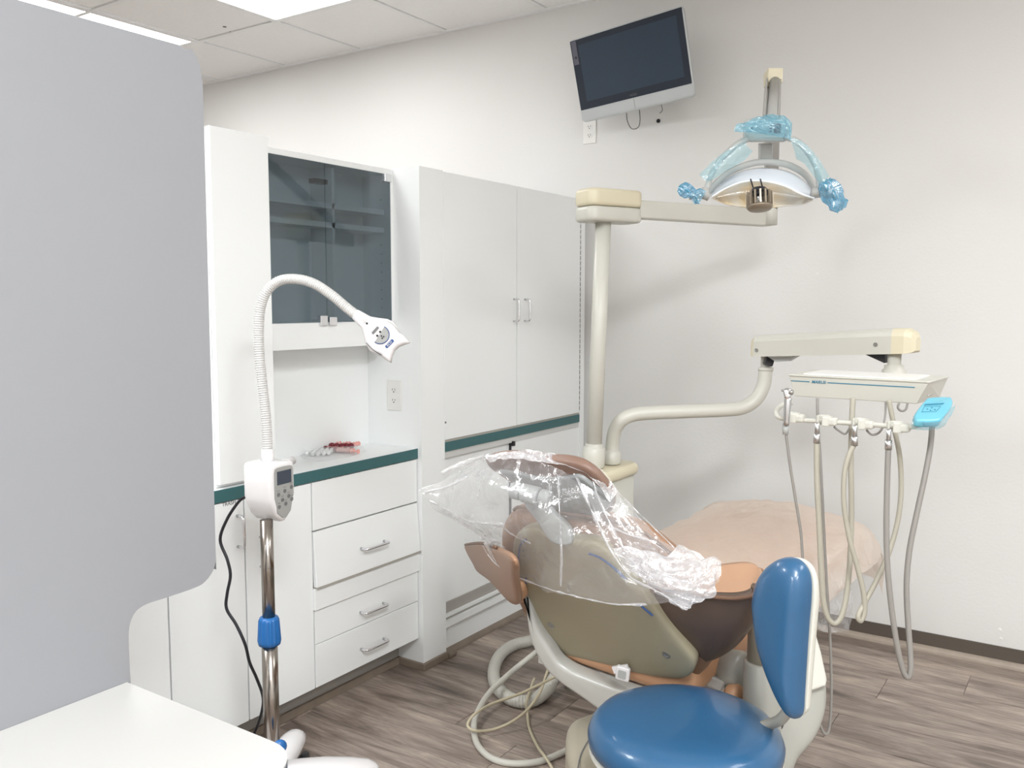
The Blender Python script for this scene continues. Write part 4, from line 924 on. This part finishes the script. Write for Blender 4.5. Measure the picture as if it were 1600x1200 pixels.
for pts in ([(822, 843), (814, 850), (811, 862), (810, 876)], [(822, 903), (821, 914)], [(920, 865), (938, 872), (960, 888), (977, 904)], [(999, 944), (1008, 952), (1020, 962)]):
    bm = nb(); tube(bm, [sp(x, y, .0145) for x, y in pts], .0024, 6, 5); obj('blue_line', bm, 'bluemark', shl)
for x, y in ((861, 977), (1041, 1023)):
    bm = nb(); c = sp(x, y, .0135); lathe(bm, c, cn, [(.010, 0), (.010, .0015), (.006, .0015), (.004, .0005)], 16); plab(obj('screw', bm, 'screw', shl), 'recessed screw')
bm = nb()
for x, y in ((963, 893), (970, 900), (980, 904), (955, 884), (818, 860), (819, 868), (950, 880)): c = sp(x, y, .0142); lathe(bm, c, cn, [(.0022, 0), (.0022, .0006)], 8)
obj('control_marks', bm, 'bluemark', shl)
# left wing
wl = [(727, 851), (740, 848), (755, 848), (790, 862), (806, 878), (808, 905), (813, 938), (806, 944), (796, 938), (782, 923), (766, 906), (747, 892), (740, 880), (730, 862)]
wn = (cn*.8-cc_*.5).normalized(); wp0 = at(780, 890, 2.20)
bm = nb(); puff(bm, spline([onp(x, y, wp0, wn) for x, y in wl], 3, True), wn, .008, .012, .16, 6, onp(778, 888, wp0, wn)); wgl = obj('side_wing', bm, 'leather', t, True)
bm = nb(); tube(bm, [onp(x, y, wp0+wn*.004, wn) for x, y in ((727, 851), (740, 849), (755, 849), (775, 855))], .004, 8); plab(obj('piping', bm, 'piping', wgl, True), 'dark piping')
bm = nb(); puff(bm, spline([onp(x, y, wp0-wn*.02, wn) for x, y in ((803, 905), (812, 915), (818, 938), (815, 942), (806, 943), (803, 925))], 3, True), wn, .01, .02, .3, 5); obj('strap', bm, 'orange', wgl, True)
# right wing
rim = [(960, 900, 1.98), (1000, 918, 1.93), (1040, 925, 1.885), (1080, 930, 1.845), (1115, 934, 1.81), (1150, 936, 1.785), (1178, 931, 1.765), (1190, 921, 1.765), (1193, 913, 1.78)]
r2 = [(975, 930, 1.99), (1010, 955, 1.95), (1045, 965, 1.91), (1085, 975, 1.87), (1115, 978, 1.84), (1148, 976, 1.82), (1172, 966, 1.81), (1188, 950, 1.81), (1196, 935, 1.82)]
r3 = [(1010, 960, 2.01), (1040, 990, 1.98), (1065, 1005, 1.95), (1090, 1012, 1.92), (1115, 1012, 1.89), (1140, 1006, 1.87), (1160, 993, 1.85), (1178, 975, 1.84), (1190, 950, 1.84)]
r4 = [(1040, 1000, 2.03), (1060, 1020, 2.01), (1078, 1030, 1.99), (1094, 1034, 1.97), (1110, 1033, 1.95), (1130, 1024, 1.93), (1150, 1010, 1.91), (1166, 992, 1.90), (1180, 965, 1.88)]
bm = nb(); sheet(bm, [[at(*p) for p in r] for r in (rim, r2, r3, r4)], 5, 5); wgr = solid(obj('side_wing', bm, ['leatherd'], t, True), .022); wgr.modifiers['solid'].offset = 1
bm = nb(); tube(bm, [at(x, y-1, d-.004) for x, y, d in rim], .0045, 8, 6); plab(obj('piping', bm, 'piping', wgr, True), 'dark piping')
inr = [[at(x, y-2, d+.03) for x, y, d in rim[2:]], [at(x*.0+xx, yy, dd) for x, xx, yy, dd in ((0, 1045, 915, 2.02), (0, 1080, 915, 2.0), (0, 1110, 915, 1.98), (0, 1140, 915, 1.96), (0, 1168, 912, 1.95), (0, 1185, 905, 1.95), (0, 1194, 898, 1.95))], [at(xx, yy, dd) for xx, yy, dd in ((1050, 893, 2.2), (1080, 892, 2.2), (1110, 890, 2.18), (1140, 886, 2.16), (1165, 884, 2.14), (1182, 888, 2.08), (1190, 895, 2.0))]]
bm = nb(); sheet(bm, inr, 5, 5); solid(obj('inner_cushion', bm, 'orange', t, True), .02)
# seat and legrest
def rbox(name, m, a0, a1, hw, z0, z1, tilt=0, r=.05, hw1=None, crown=.02):
    hw1 = hw1 or hw; P = []
    c = cl((a0+a1)/2, 0, z1)
    pts = []
    for sx, sy, a00 in ((1, 1, 0), (-1, 1, 90), (-1, -1, 180), (1, -1, 270)):
        for i in range(6):
            an_ = math.radians(a00+90*i/5); ww = hw1 if sy > 0 else hw
            pts.append(((a0+a1)/2+sy*((a1-a0)/2-r)+r*math.sin(an_), sx*(ww-r)+r*math.cos(an_)))
    P = [cl(a, c_, (z0+z1)/2+tilt*(a-a0)) for a, c_ in pts]
    bm = nb(); puff(bm, P, Z_, (z1-z0)/2+crown, (z1-z0)/2, .2, 7); return obj(name, bm, m, t, True)
rbox('seat', 'orange', -.02, .55, .24, .46, .57, .10)
rbox('legrest', 'orange', .50, 1.03, .235, .54, .63, .06, .07, .23, .025)
bm = nb(); P = [cl(.0, -.22, .44), cl(.0, .22, .44), cl(.9, .18, .50), cl(.9, -.18, .50)]; prism(bm, P, Z_*.03); obj('seat_pan', bm, 'frame', t)
# frame under back
fr_ = [(819, 925), (821, 960), (826, 995), (836, 1022), (852, 1048), (876, 1070), (905, 1090), (935, 1112), (960, 1135), (1010, 1150), (1040, 1120), (1010, 1090), (960, 1076), (925, 1063), (893, 1050), (872, 1036), (858, 1015), (848, 1000), (838, 980), (829, 950)]
fn_ = (cn*.75+Z_*.15-FW*.4).normalized(); fp0 = at(900, 1060, 2.16)
bm = nb(); slab(bm, spline([onp(x, y, fp0, fn_) for x, y in fr_], 3, True), fn_, .05, .012, 4); obj('tilt_frame', bm, 'frame', t, True)
bq = onp(972, 1054, fp0+fn_*.035, fn_); bxx = onp(982, 1057, fp0+fn_*.035, fn_)-bq; bxx.normalize(); byy = fn_.cross(bxx)
bm = nb(); slab(bm, rrect(bq, bxx, byy, .034, .036, .006), fn_, .012, .003); bo = obj('buckle', bm, 'white', t, True)
bm = nb(); slab(bm, rrect(bq+fn_*.0012, bxx, byy, .020, .022, .004), fn_, .001, .0003, 1); obj('buckle_slot', bm, 'greyplastic', bo)
bm = nb(); beam(bm, onp(968, 1040, fp0+fn_*.03, fn_), onp(972, 1050, fp0+fn_*.03, fn_), bxx, .04, .006); obj('belt', bm, 'white', bo)
# headrest
hr_n = (-ca*.66-Z_*.55-cc_*.02).normalized(); H0 = at(865, 770, 1.96)
def hr(x, y, o=0): return onp(x, y, H0+hr_n*o, hr_n)
hc_ = [(760, 716), (775, 711), (805, 710), (850, 715), (895, 720), (922, 731), (945, 752), (960, 778), (955, 798), (925, 808), (870, 800), (800, 752), (775, 735), (764, 726)]
bm = nb(); puff(bm, spline([hr(x, y, -.010) for x, y in hc_], 4, True), hr_n, .010, .024, .22, 6); hrc = obj('headrest', bm, 'leatherh', t, True)
hpz = [(778, 738), (800, 740), (845, 749), (880, 748), (903, 745), (925, 760), (952, 783), (950, 796), (925, 808), (895, 808), (866, 800), (838, 786), (806, 758)]
bm = nb(); slab(bm, spline([hr(x, y, .008) for x, y in hpz], 4, True), hr_n, .022, .006, 3); plab(obj('headrest_plate', bm, 'plategrey', hrc, True), 'grey plastic backing plate')
q0 = at(806, 767, 1.925); q1 = at(862, 781, 1.885); qd = (q1-q0)
for f0_, f1_, r in ((-.12, .16, .0185), (.19, .66, .0205), (.69, .98, .0185)):
    bm = nb(); lathe(bm, q0, qd.normalized(), [(r-.003, qd.length*f0_), (r, qd.length*f0_+.003), (r, qd.length*f1_-.003), (r-.003, qd.length*f1_)], 24); obj('hinge_barrel', bm, 'plategrey2', t, True)
am = [(818, 785), (850, 788), (868, 806), (886, 822), (892, 836), (891, 851), (868, 851), (852, 838), (838, 815)]
an_0 = at(860, 820, 1.94); ann = (CAM-an_0).normalized()
ann = (ann*.6+cn*.6).normalized()
bm = nb(); slab(bm, spline([onp(x, y, an_0, ann) for x, y in am], 3, True), ann, .022, .005, 3); obj('headrest_arm', bm, 'plategrey2', t, True)
# right hand side metal / base
bm = nb(); q = at(1140, 1045, 2.10); lathe(bm, q, (cc_*.8+Z_*.1).normalized(), [(.03, -.03), (.04, -.02), (.046, -.008), (.046, .03), (.036, .04)], 28); obj('pivot_drum', bm, 'frame2', t, True)
bm = nb(); q = at(1148, 1085, 2.05); lathe(bm, q, (cc_*.8+Z_*.2).normalized(), [(.016, -.02), (.024, -.01), (.024, .012)], 24); obj('pivot_cover', bm, 'orange', t, True)
bm = nb(); beam(bm, at(1085, 1052, 2.08), at(1130, 1070, 2.08), Z_, .03, .03); obj('hinge_bracket', bm, 'frame', t, bevel=.006)
sb = at(1192, 1060, 1.99)
bm = nb(); lathe(bm, V((sb.x, sb.y, 0)), Z_, [(.036, at(1192, 1030, 1.99).z), (.036, at(1192, 925, 1.99).z)], 24); plab(obj('arm_post', bm, 'beige', t, True), 'taupe inner tube')
bm = nb(); lathe(bm, V((sb.x, sb.y, 0)), Z_, [(.040, .2), (.043, .25), (.043, at(1192, 1031, 1.99).z-.003), (.040, at(1192, 1031, 1.99).z)], 24); obj('arm_sleeve', bm, 'frame2', t, True)
# lift casting
sw = [(1200, 990), (1240, 1000), (1268, 1010), (1285, 1045), (1290, 1090), (1284, 1125), (1270, 1155), (1245, 1185), (1225, 1215), (1140, 1230), (1110, 1200), (1150, 1150), (1185, 1110), (1195, 1060)]
swp = at(1240, 1090, 2.06); swn = ((CAM-swp).normalized()+cc_*.4).normalized()
bm = nb(); puff(bm, spline([onp(x, y, swp, swn) for x, y in sw], 3, True), swn, .02, .07, .22, 6); obj('lift_casting', bm, 'frame2', t, True)
wd = [(1262, 965), (1272, 978), (1284, 1020), (1293, 1062), (1291, 1072), (1262, 1082), (1235, 1090), (1235, 1000)]
bm = nb(); slab(bm, [onp(x, y, swp+swn*.04, swn) for x, y in wd], swn, .06, .006, 3); obj('side_cover', bm, 'cream', t, bevel=0)
bm = nb(); q = onp(1223, 1132, swp+swn*.022, swn); qx = (onp(1226, 1126, swp+swn*.022, swn)-onp(1220, 1139, swp+swn*.022, swn)).normalized(); slab(bm, rrect(q, qx, swn.cross(qx), .022, .006, .0025), swn, .003, .0005, 1); obj('lever_slot', bm, 'black', t)
# base plate and pump cover
bq_ = onz(1180, 1180, .05)
bm = nb(); P = [cl(a, c_, .05) for a, c_ in ((.13, -.15), (.13, .10), (.2, .2), (.5, .26), (.62, .24), (.66, .12), (.66, -.12), (.55, -.2), (.2, -.22))]; slab(bm, spline(P, 4, True), Z_, .05, .015, 3); obj('base_plate', bm, 'beige', t, True)
zc_ = .29; c0 = onz(905, 1118, zc_)
P = [onz(x, y, zc_) for x, y in ((892, 1122), (912, 1113), (950, 1100), (1010, 1085), (1060, 1090), (1060, 1120), (1000, 1180), (955, 1222), (915, 1215), (888, 1180), (884, 1140))]
bm = nb(); slab(bm, spline(P, 4, True), Z_, .285, .03, 5); obj('pump_cover', bm, 'beige', t, True)
bm = nb(); g0 = onz(905, 1180, zc_); tube(bm, [onz(922, 1152, zc_+.001), onz(908, 1178, zc_+.001), onz(903, 1200, zc_+.001)], .0018, 6); obj('cover_seam', bm, 'greymark', t)
bm = nb(); lathe(bm, cl(.25, 0, 0), Z_, [(.12, .04), (.12, .3), (.09, .32), (.09, .47)], 28); obj('lift_column', bm, 'frame', t, True)

# protective films on the chair
def sf(x, y, o=.02): 
    p = sp(x, y, o); return p
hb_ = [[at(655, 768, 2.12), at(700, 742, 2.10), at(735, 722, 2.08), at(768, 708, 1.98), at(830, 705, 1.91), at(895, 713, 1.86), at(940, 734, 1.84), at(964, 763, 1.84)],
       [at(664, 775, 2.10), at(720, 770, 2.02), at(770, 762, 1.93), at(820, 770, 1.87), at(860, 778, 1.85), at(900, 785, 1.84), at(940, 792, 1.83), at(985, 800, 1.84)],
       [at(680, 795, 2.10), at(730, 812, 2.0), at(780, 822, 1.93), at(830, 835, 1.86), at(880, 840, 1.83), at(925, 845, 1.82), at(970, 850, 1.81), at(1020, 850, 1.82)],
       [at(748, 838, 2.12), at(764, 858, 2.08), at(800, 880, 2.0), at(850, 895, 1.92), at(900, 905, 1.86), at(950, 912, 1.82), at(1000, 915, 1.79), at(1050, 900, 1.78)],
       [at(752, 848, 2.13), at(775, 882, 2.09), at(815, 905, 2.02), at(860, 922, 1.95), at(900, 934, 1.89), at(955, 944, 1.83), at(1010, 946, 1.79), at(1060, 938, 1.75)]]
bm = nb(); sheet(bm, hb_, 9, 10, .009, 6, 5, edge=.3); tag(obj('plastic_headrest_cover', bm, 'film', None, True), 'crinkled clear plastic bag draped over the headrest and back of the dental chair', 'plastic cover')
bpc = bpy.data.objects['plastic_headrest_cover']
tb_ = [[at(757, 713, 1.97), at(800, 704, 1.94), at(850, 707, 1.90), at(900, 714, 1.86), at(937, 734, 1.84), at(966, 768, 1.83)], [at(764, 722, 1.95), at(800, 717, 1.91), at(850, 722, 1.87), at(895, 730, 1.83), at(928, 750, 1.82), at(953, 785, 1.81)]]
bm = nb(); sheet(bm, tb_, 10, 10, .004, 30, 9, edge=.3); plab(obj('gathered_top', bm, 'filmwhite', bpc, False), 'tightly creased film along the headrest top')
bd = [[at(905, 735, 1.88), at(930, 748, 1.86), at(962, 765, 1.86)], [at(925, 790, 1.84), at(965, 800, 1.83), at(1000, 808, 1.84)], [at(950, 850, 1.81), at(1000, 850, 1.80), at(1048, 850, 1.83)], [at(985, 890, 1.78), at(1035, 880, 1.77), at(1085, 868, 1.80)], [at(1020, 920, 1.75), at(1060, 900, 1.74), at(1118, 876, 1.76)], [at(1066, 955, 1.73), at(1085, 935, 1.73), at(1128, 905, 1.75)]]
bm = nb(); sheet(bm, bd, 12, 9, .010, 13, 12, edge=.6); plab(obj('hanging_flap', bm, 'film', bpc, False), 'folded film hanging down to the right')
bd2 = [[at(955, 850, 1.80), at(1000, 862, 1.78), at(1050, 862, 1.78), at(1062, 858, 1.80)], [at(985, 892, 1.77), at(1030, 890, 1.745), at(1080, 882, 1.75), at(1105, 870, 1.77)], [at(1018, 918, 1.75), at(1050, 918, 1.73), at(1090, 905, 1.73), at(1128, 880, 1.75)], [at(1048, 940, 1.74), at(1068, 944, 1.72), at(1098, 930, 1.72), at(1120, 912, 1.74)], [at(1066, 954, 1.73), at(1070, 954, 1.72), at(1082, 942, 1.72), at(1100, 928, 1.73)]]
bm = nb(); sheet(bm, bd2, 12, 12, .013, 13, 21, edge=.9); plab(obj('bunched_end', bm, 'filmwhite', bpc, False), 'bunched white end of the film')
for k, (wd_, pts) in enumerate([
    (9, [(893, 728, 1.87), (912, 770, 1.82), (935, 820, 1.79), (960, 870, 1.77), (990, 905, 1.75), (1030, 925, 1.73), (1066, 950, 1.72)]),
    (6, [(922, 738, 1.85), (940, 790, 1.81), (965, 840, 1.79), (990, 880, 1.77), (1020, 905, 1.74)]),
    (3, [(872, 742, 1.86), (874, 800, 1.82), (877, 860, 1.82), (876, 915, 1.85)]),
    (5, [(753, 850, 2.11), (775, 881, 2.07), (815, 904, 2.0), (860, 921, 1.93), (905, 933, 1.87), (955, 943, 1.81), (1010, 945, 1.77)]),
    (5, [(960, 762, 1.855), (1000, 803, 1.83), (1048, 850, 1.81), (1062, 862, 1.79)]),
    (7, [(690, 738, 2.10), (712, 729, 2.09), (735, 720, 2.07), (765, 711, 2.02)]),
    (6, [(662, 770, 2.11), (700, 760, 2.06), (730, 745, 2.04)]),
    (7, [(672, 782, 2.10), (700, 797, 2.07), (735, 815, 2.02), (790, 820, 1.95)]),
    (5, [(752, 842, 2.08), (780, 822, 2.0), (800, 835, 1.97), (830, 850, 1.92)]),
    (9, [(758, 852, 2.08), (775, 845, 2.05), (790, 860, 2.02), (800, 885, 1.99)]),
    (8, [(960, 826, 1.785), (985, 836, 1.77), (1015, 845, 1.765), (1040, 862, 1.76)])]):
    A_ = [at(x-wd_*.35, y-wd_*.4, d) for x, y, d in pts]; B_ = [at(x+wd_*.35, y+wd_*.4, d-.004) for x, y, d in pts]; Mi = [(a+b)/2-FW*.006 for a, b in zip(A_, B_)]
    bm = nb(); sheet(bm, [A_, Mi, B_], 8, 3, .0025, 25, 50+k, edge=.4); plab(obj('fold', bm, 'filmwhite', bpc, True), 'bright doubled fold of film')
# legrest cover
LW = .272
rows = []
for a in (.33, .45, .6, .75, .9, 1.02, 1.075, 1.085):
    row = []
    for c_, dz in ((-1.06, -.11), (-1.04, -.06), (-.96, .0), (-.7, .022), (-.35, .040), (0, .048), (.35, .040), (.7, .025), (.96, .0), (1.04, -.05), (1.07, -.10)):
        zz = .622+.06*(a-.5)+.022; 
        if a > 1.05: zz -= .04+(.14 if a > 1.08 else 0)
        row.append(cl(a+(.02 if a > 1.05 else 0), c_*LW, zz+dz*(1 if a < 1.05 else .5)))
    rows.append(row)
bm = nb(); sheet(bm, rows, 7, 7, .007, 9, 31, edge=.4); lcv = tag(obj('plastic_legrest_cover', bm, 'filmpeach', None, True), 'milky plastic sheet covering the legrest of the dental chair', 'plastic cover')
hg = [[at(1275, 868, 2.50), at(1300, 858, 2.62), at(1322, 862, 2.76)], [at(1266, 900, 2.50), at(1290, 895, 2.66), at(1332, 905, 2.76)], [at(1262, 940, 2.50), at(1292, 950, 2.66), at(1337, 945, 2.76)], [at(1266, 978, 2.54), at(1300, 990, 2.67), at(1328, 986, 2.74)]]
bm = nb(); sheet(bm, hg, 9, 8, .012, 10, 41, edge=.5); plab(obj('hanging_corner', bm, 'film', lcv, True), 'clear loose corner hanging toward the floor')

# ================================================================ STOOL
so_ = at(1070, 1128, 1.80); SX, SY, SZ = so_.x, so_.y, so_.z
t = thing('dental_stool', 'dental stool with a round blue seat and blue backrest beside the dental chair', 'stool', (SX, SY, 0))
SR = .198
prof = [(.0, .030), (.06, .0295), (.11, .0275), (.145, .024), (.165, .019), (.182, .010), (.192, -.002), (SR, -.018), (.196, -.036), (.186, -.046)]
bm = nb(); lathe(bm, V((SX, SY, SZ-.012)), Z_, [(max(r, .001), h) for r, h in prof], 56); obj('seat', bm, 'blue', t, True)
bm = nb(); lathe(bm, V((SX, SY, SZ-.012)), Z_, [(.190, -.044), (.196, -.050), (.190, -.060), (.12, -.066)], 56); plab(obj('seat_pan', bm, 'cream', t, True), 'cream plastic rim')
bm = nb(); lathe(bm, V((SX, SY, 0)), Z_, [(.03, .10), (.03, .30), (.018, .30), (.018, SZ-.07)], 20); obj('gas_column', bm, 'chrome', t, True)
for i in range(5):
    a = math.radians(72*i-100); d = V((math.cos(a), math.sin(a), 0)); bm = nb(); tube(bm, [V((SX, SY, .13))+d*.02, V((SX, SY, .105))+d*.14, V((SX, SY, .08))+d*.24], .018, 10, 4); lg = obj('leg', bm, 'chrome', t, True)
    q = V((SX, SY, .028))+d*.235; s = d.cross(Z_); bm = nb(); 
    for k in (-1, 1): lathe(bm, q+s*(k*.012)-s*.007, s, [(.024, 0), (.028, .003), (.028, .011), (.024, .014)], 18)
    lathe(bm, V((q.x, q.y, .03)), Z_, [(.006, 0), (.006, .05)], 10); plab(obj('caster', bm, 'black', lg, True), 'black twin wheel caster')
pc = at(1232, 985, 1.665)
pn_ = (-RT*.80-FW*.58).normalized()
pd_ = [(1187, 952), (1187, 925), (1194, 900), (1207, 882), (1226, 871), (1245, 872), (1258, 882), (1266, 900), (1267, 930), (1263, 980), (1259, 1040), (1256, 1090), (1254, 1116), (1246, 1122), (1236, 1112), (1222, 1085), (1207, 1048), (1194, 1005)]
bm = nb(); puff(bm, spline([onp(x, y, pc, pn_) for x, y in pd_], 4, True), pn_, .045, .012, .42, 9); bkp = obj('backrest', bm, 'blue', t, True)
ps = [(1195, 952), (1194, 925), (1201, 902), (1214, 884), (1232, 872), (1250, 872), (1265, 882), (1273, 902), (1275, 935), (1271, 985), (1266, 1045), (1262, 1095), (1260, 1112), (1250, 1119), (1240, 1110), (1228, 1085), (1213, 1048), (1201, 1005)]
bm = nb(); puff(bm, spline([onp(x, y, pc-pn_*.014, pn_) for x, y in ps], 4, True), pn_, .004, .02, .2, 6); plab(obj('back_shell', bm, 'cream', bkp, True), 'cream plastic rear shell')
bm = nb(); tube(bm, [V((SX, SY, SZ-.085)), at(1185, 1138, 1.78), at(1222, 1122, 1.74), at(1237, 1085, 1.725), at(1240, 1010, 1.72)], .011, 10, 6); obj('back_support', bm, 'frame2', t, True)

# ================================================================ FLOOR HOSES
def fh(pts): return [onz(x, y, z) for x, y, z in pts]
G = fine(fh([(905, 1000, .05), (870, 990, .04), (835, 1000, .03), (803, 1008, .024), (782, 1023, .024), (772, 1045, .024), (774, 1068, .024), (789, 1086, .024), (810, 1096, .024), (835, 1093, .024), (856, 1076, .03), (868, 1055, .06), (880, 1030, .12)]), .0026)
bm = nb(); tube(bm, G, .022, 14, 1, rf=lambda s, L: .0218+.0019*math.sin(s*2*math.pi/.0085)); tag(obj('suction_hose', bm, 'tubew', None, True), 'thick ribbed white hose looped on the floor left of the dental chair', 'hose')
bm = nb(); tube(bm, fh([(860, 1000, .20), (834, 1022, .13), (810, 1041, .09), (788, 1060, .08), (766, 1081, .06), (750, 1105, .035), (741, 1130, .02), (743, 1156, .012), (754, 1174, .010), (773, 1187, .010), (801, 1193, .010), (837, 1191, .010), (865, 1182, .010), (895, 1168, .010)]), .0100, 12, 8); tag(obj('supply_hose', bm, 'tubew', None, True), 'smooth white hose in a wide loop in front of the thick ribbed hose', 'hose')
bm = nb(); tube(bm, fh([(890, 1045, .12), (866, 1058, .10), (838, 1072, .09), (810, 1085, .08), (773, 1098, .07), (748, 1111, .075), (735, 1123, .06), (731, 1135, .045), (744, 1142, .036), (770, 1140, .020), (799, 1128, .035), (825, 1108, .06), (843, 1083, .08), (854, 1053, .10), (862, 1030, .14)]), .0047, 10, 8); tag(obj('air_line', bm, 'tubey', None, True), 'thin yellowed hose crossing over the thick ribbed hose', 'hose')
bm = nb(); tube(bm, fh([(835, 1060, .06), (823, 1095, .045), (824, 1115, .012), (827, 1138, .006), (839, 1165, .018), (852, 1183, .036), (862, 1199, .018), (876, 1225, .006)]), .0045, 10, 8); tag(obj('air_line', bm, 'tubey', None, True), 'thin hose running down to the bottom edge beside the beige pump cover', 'hose')
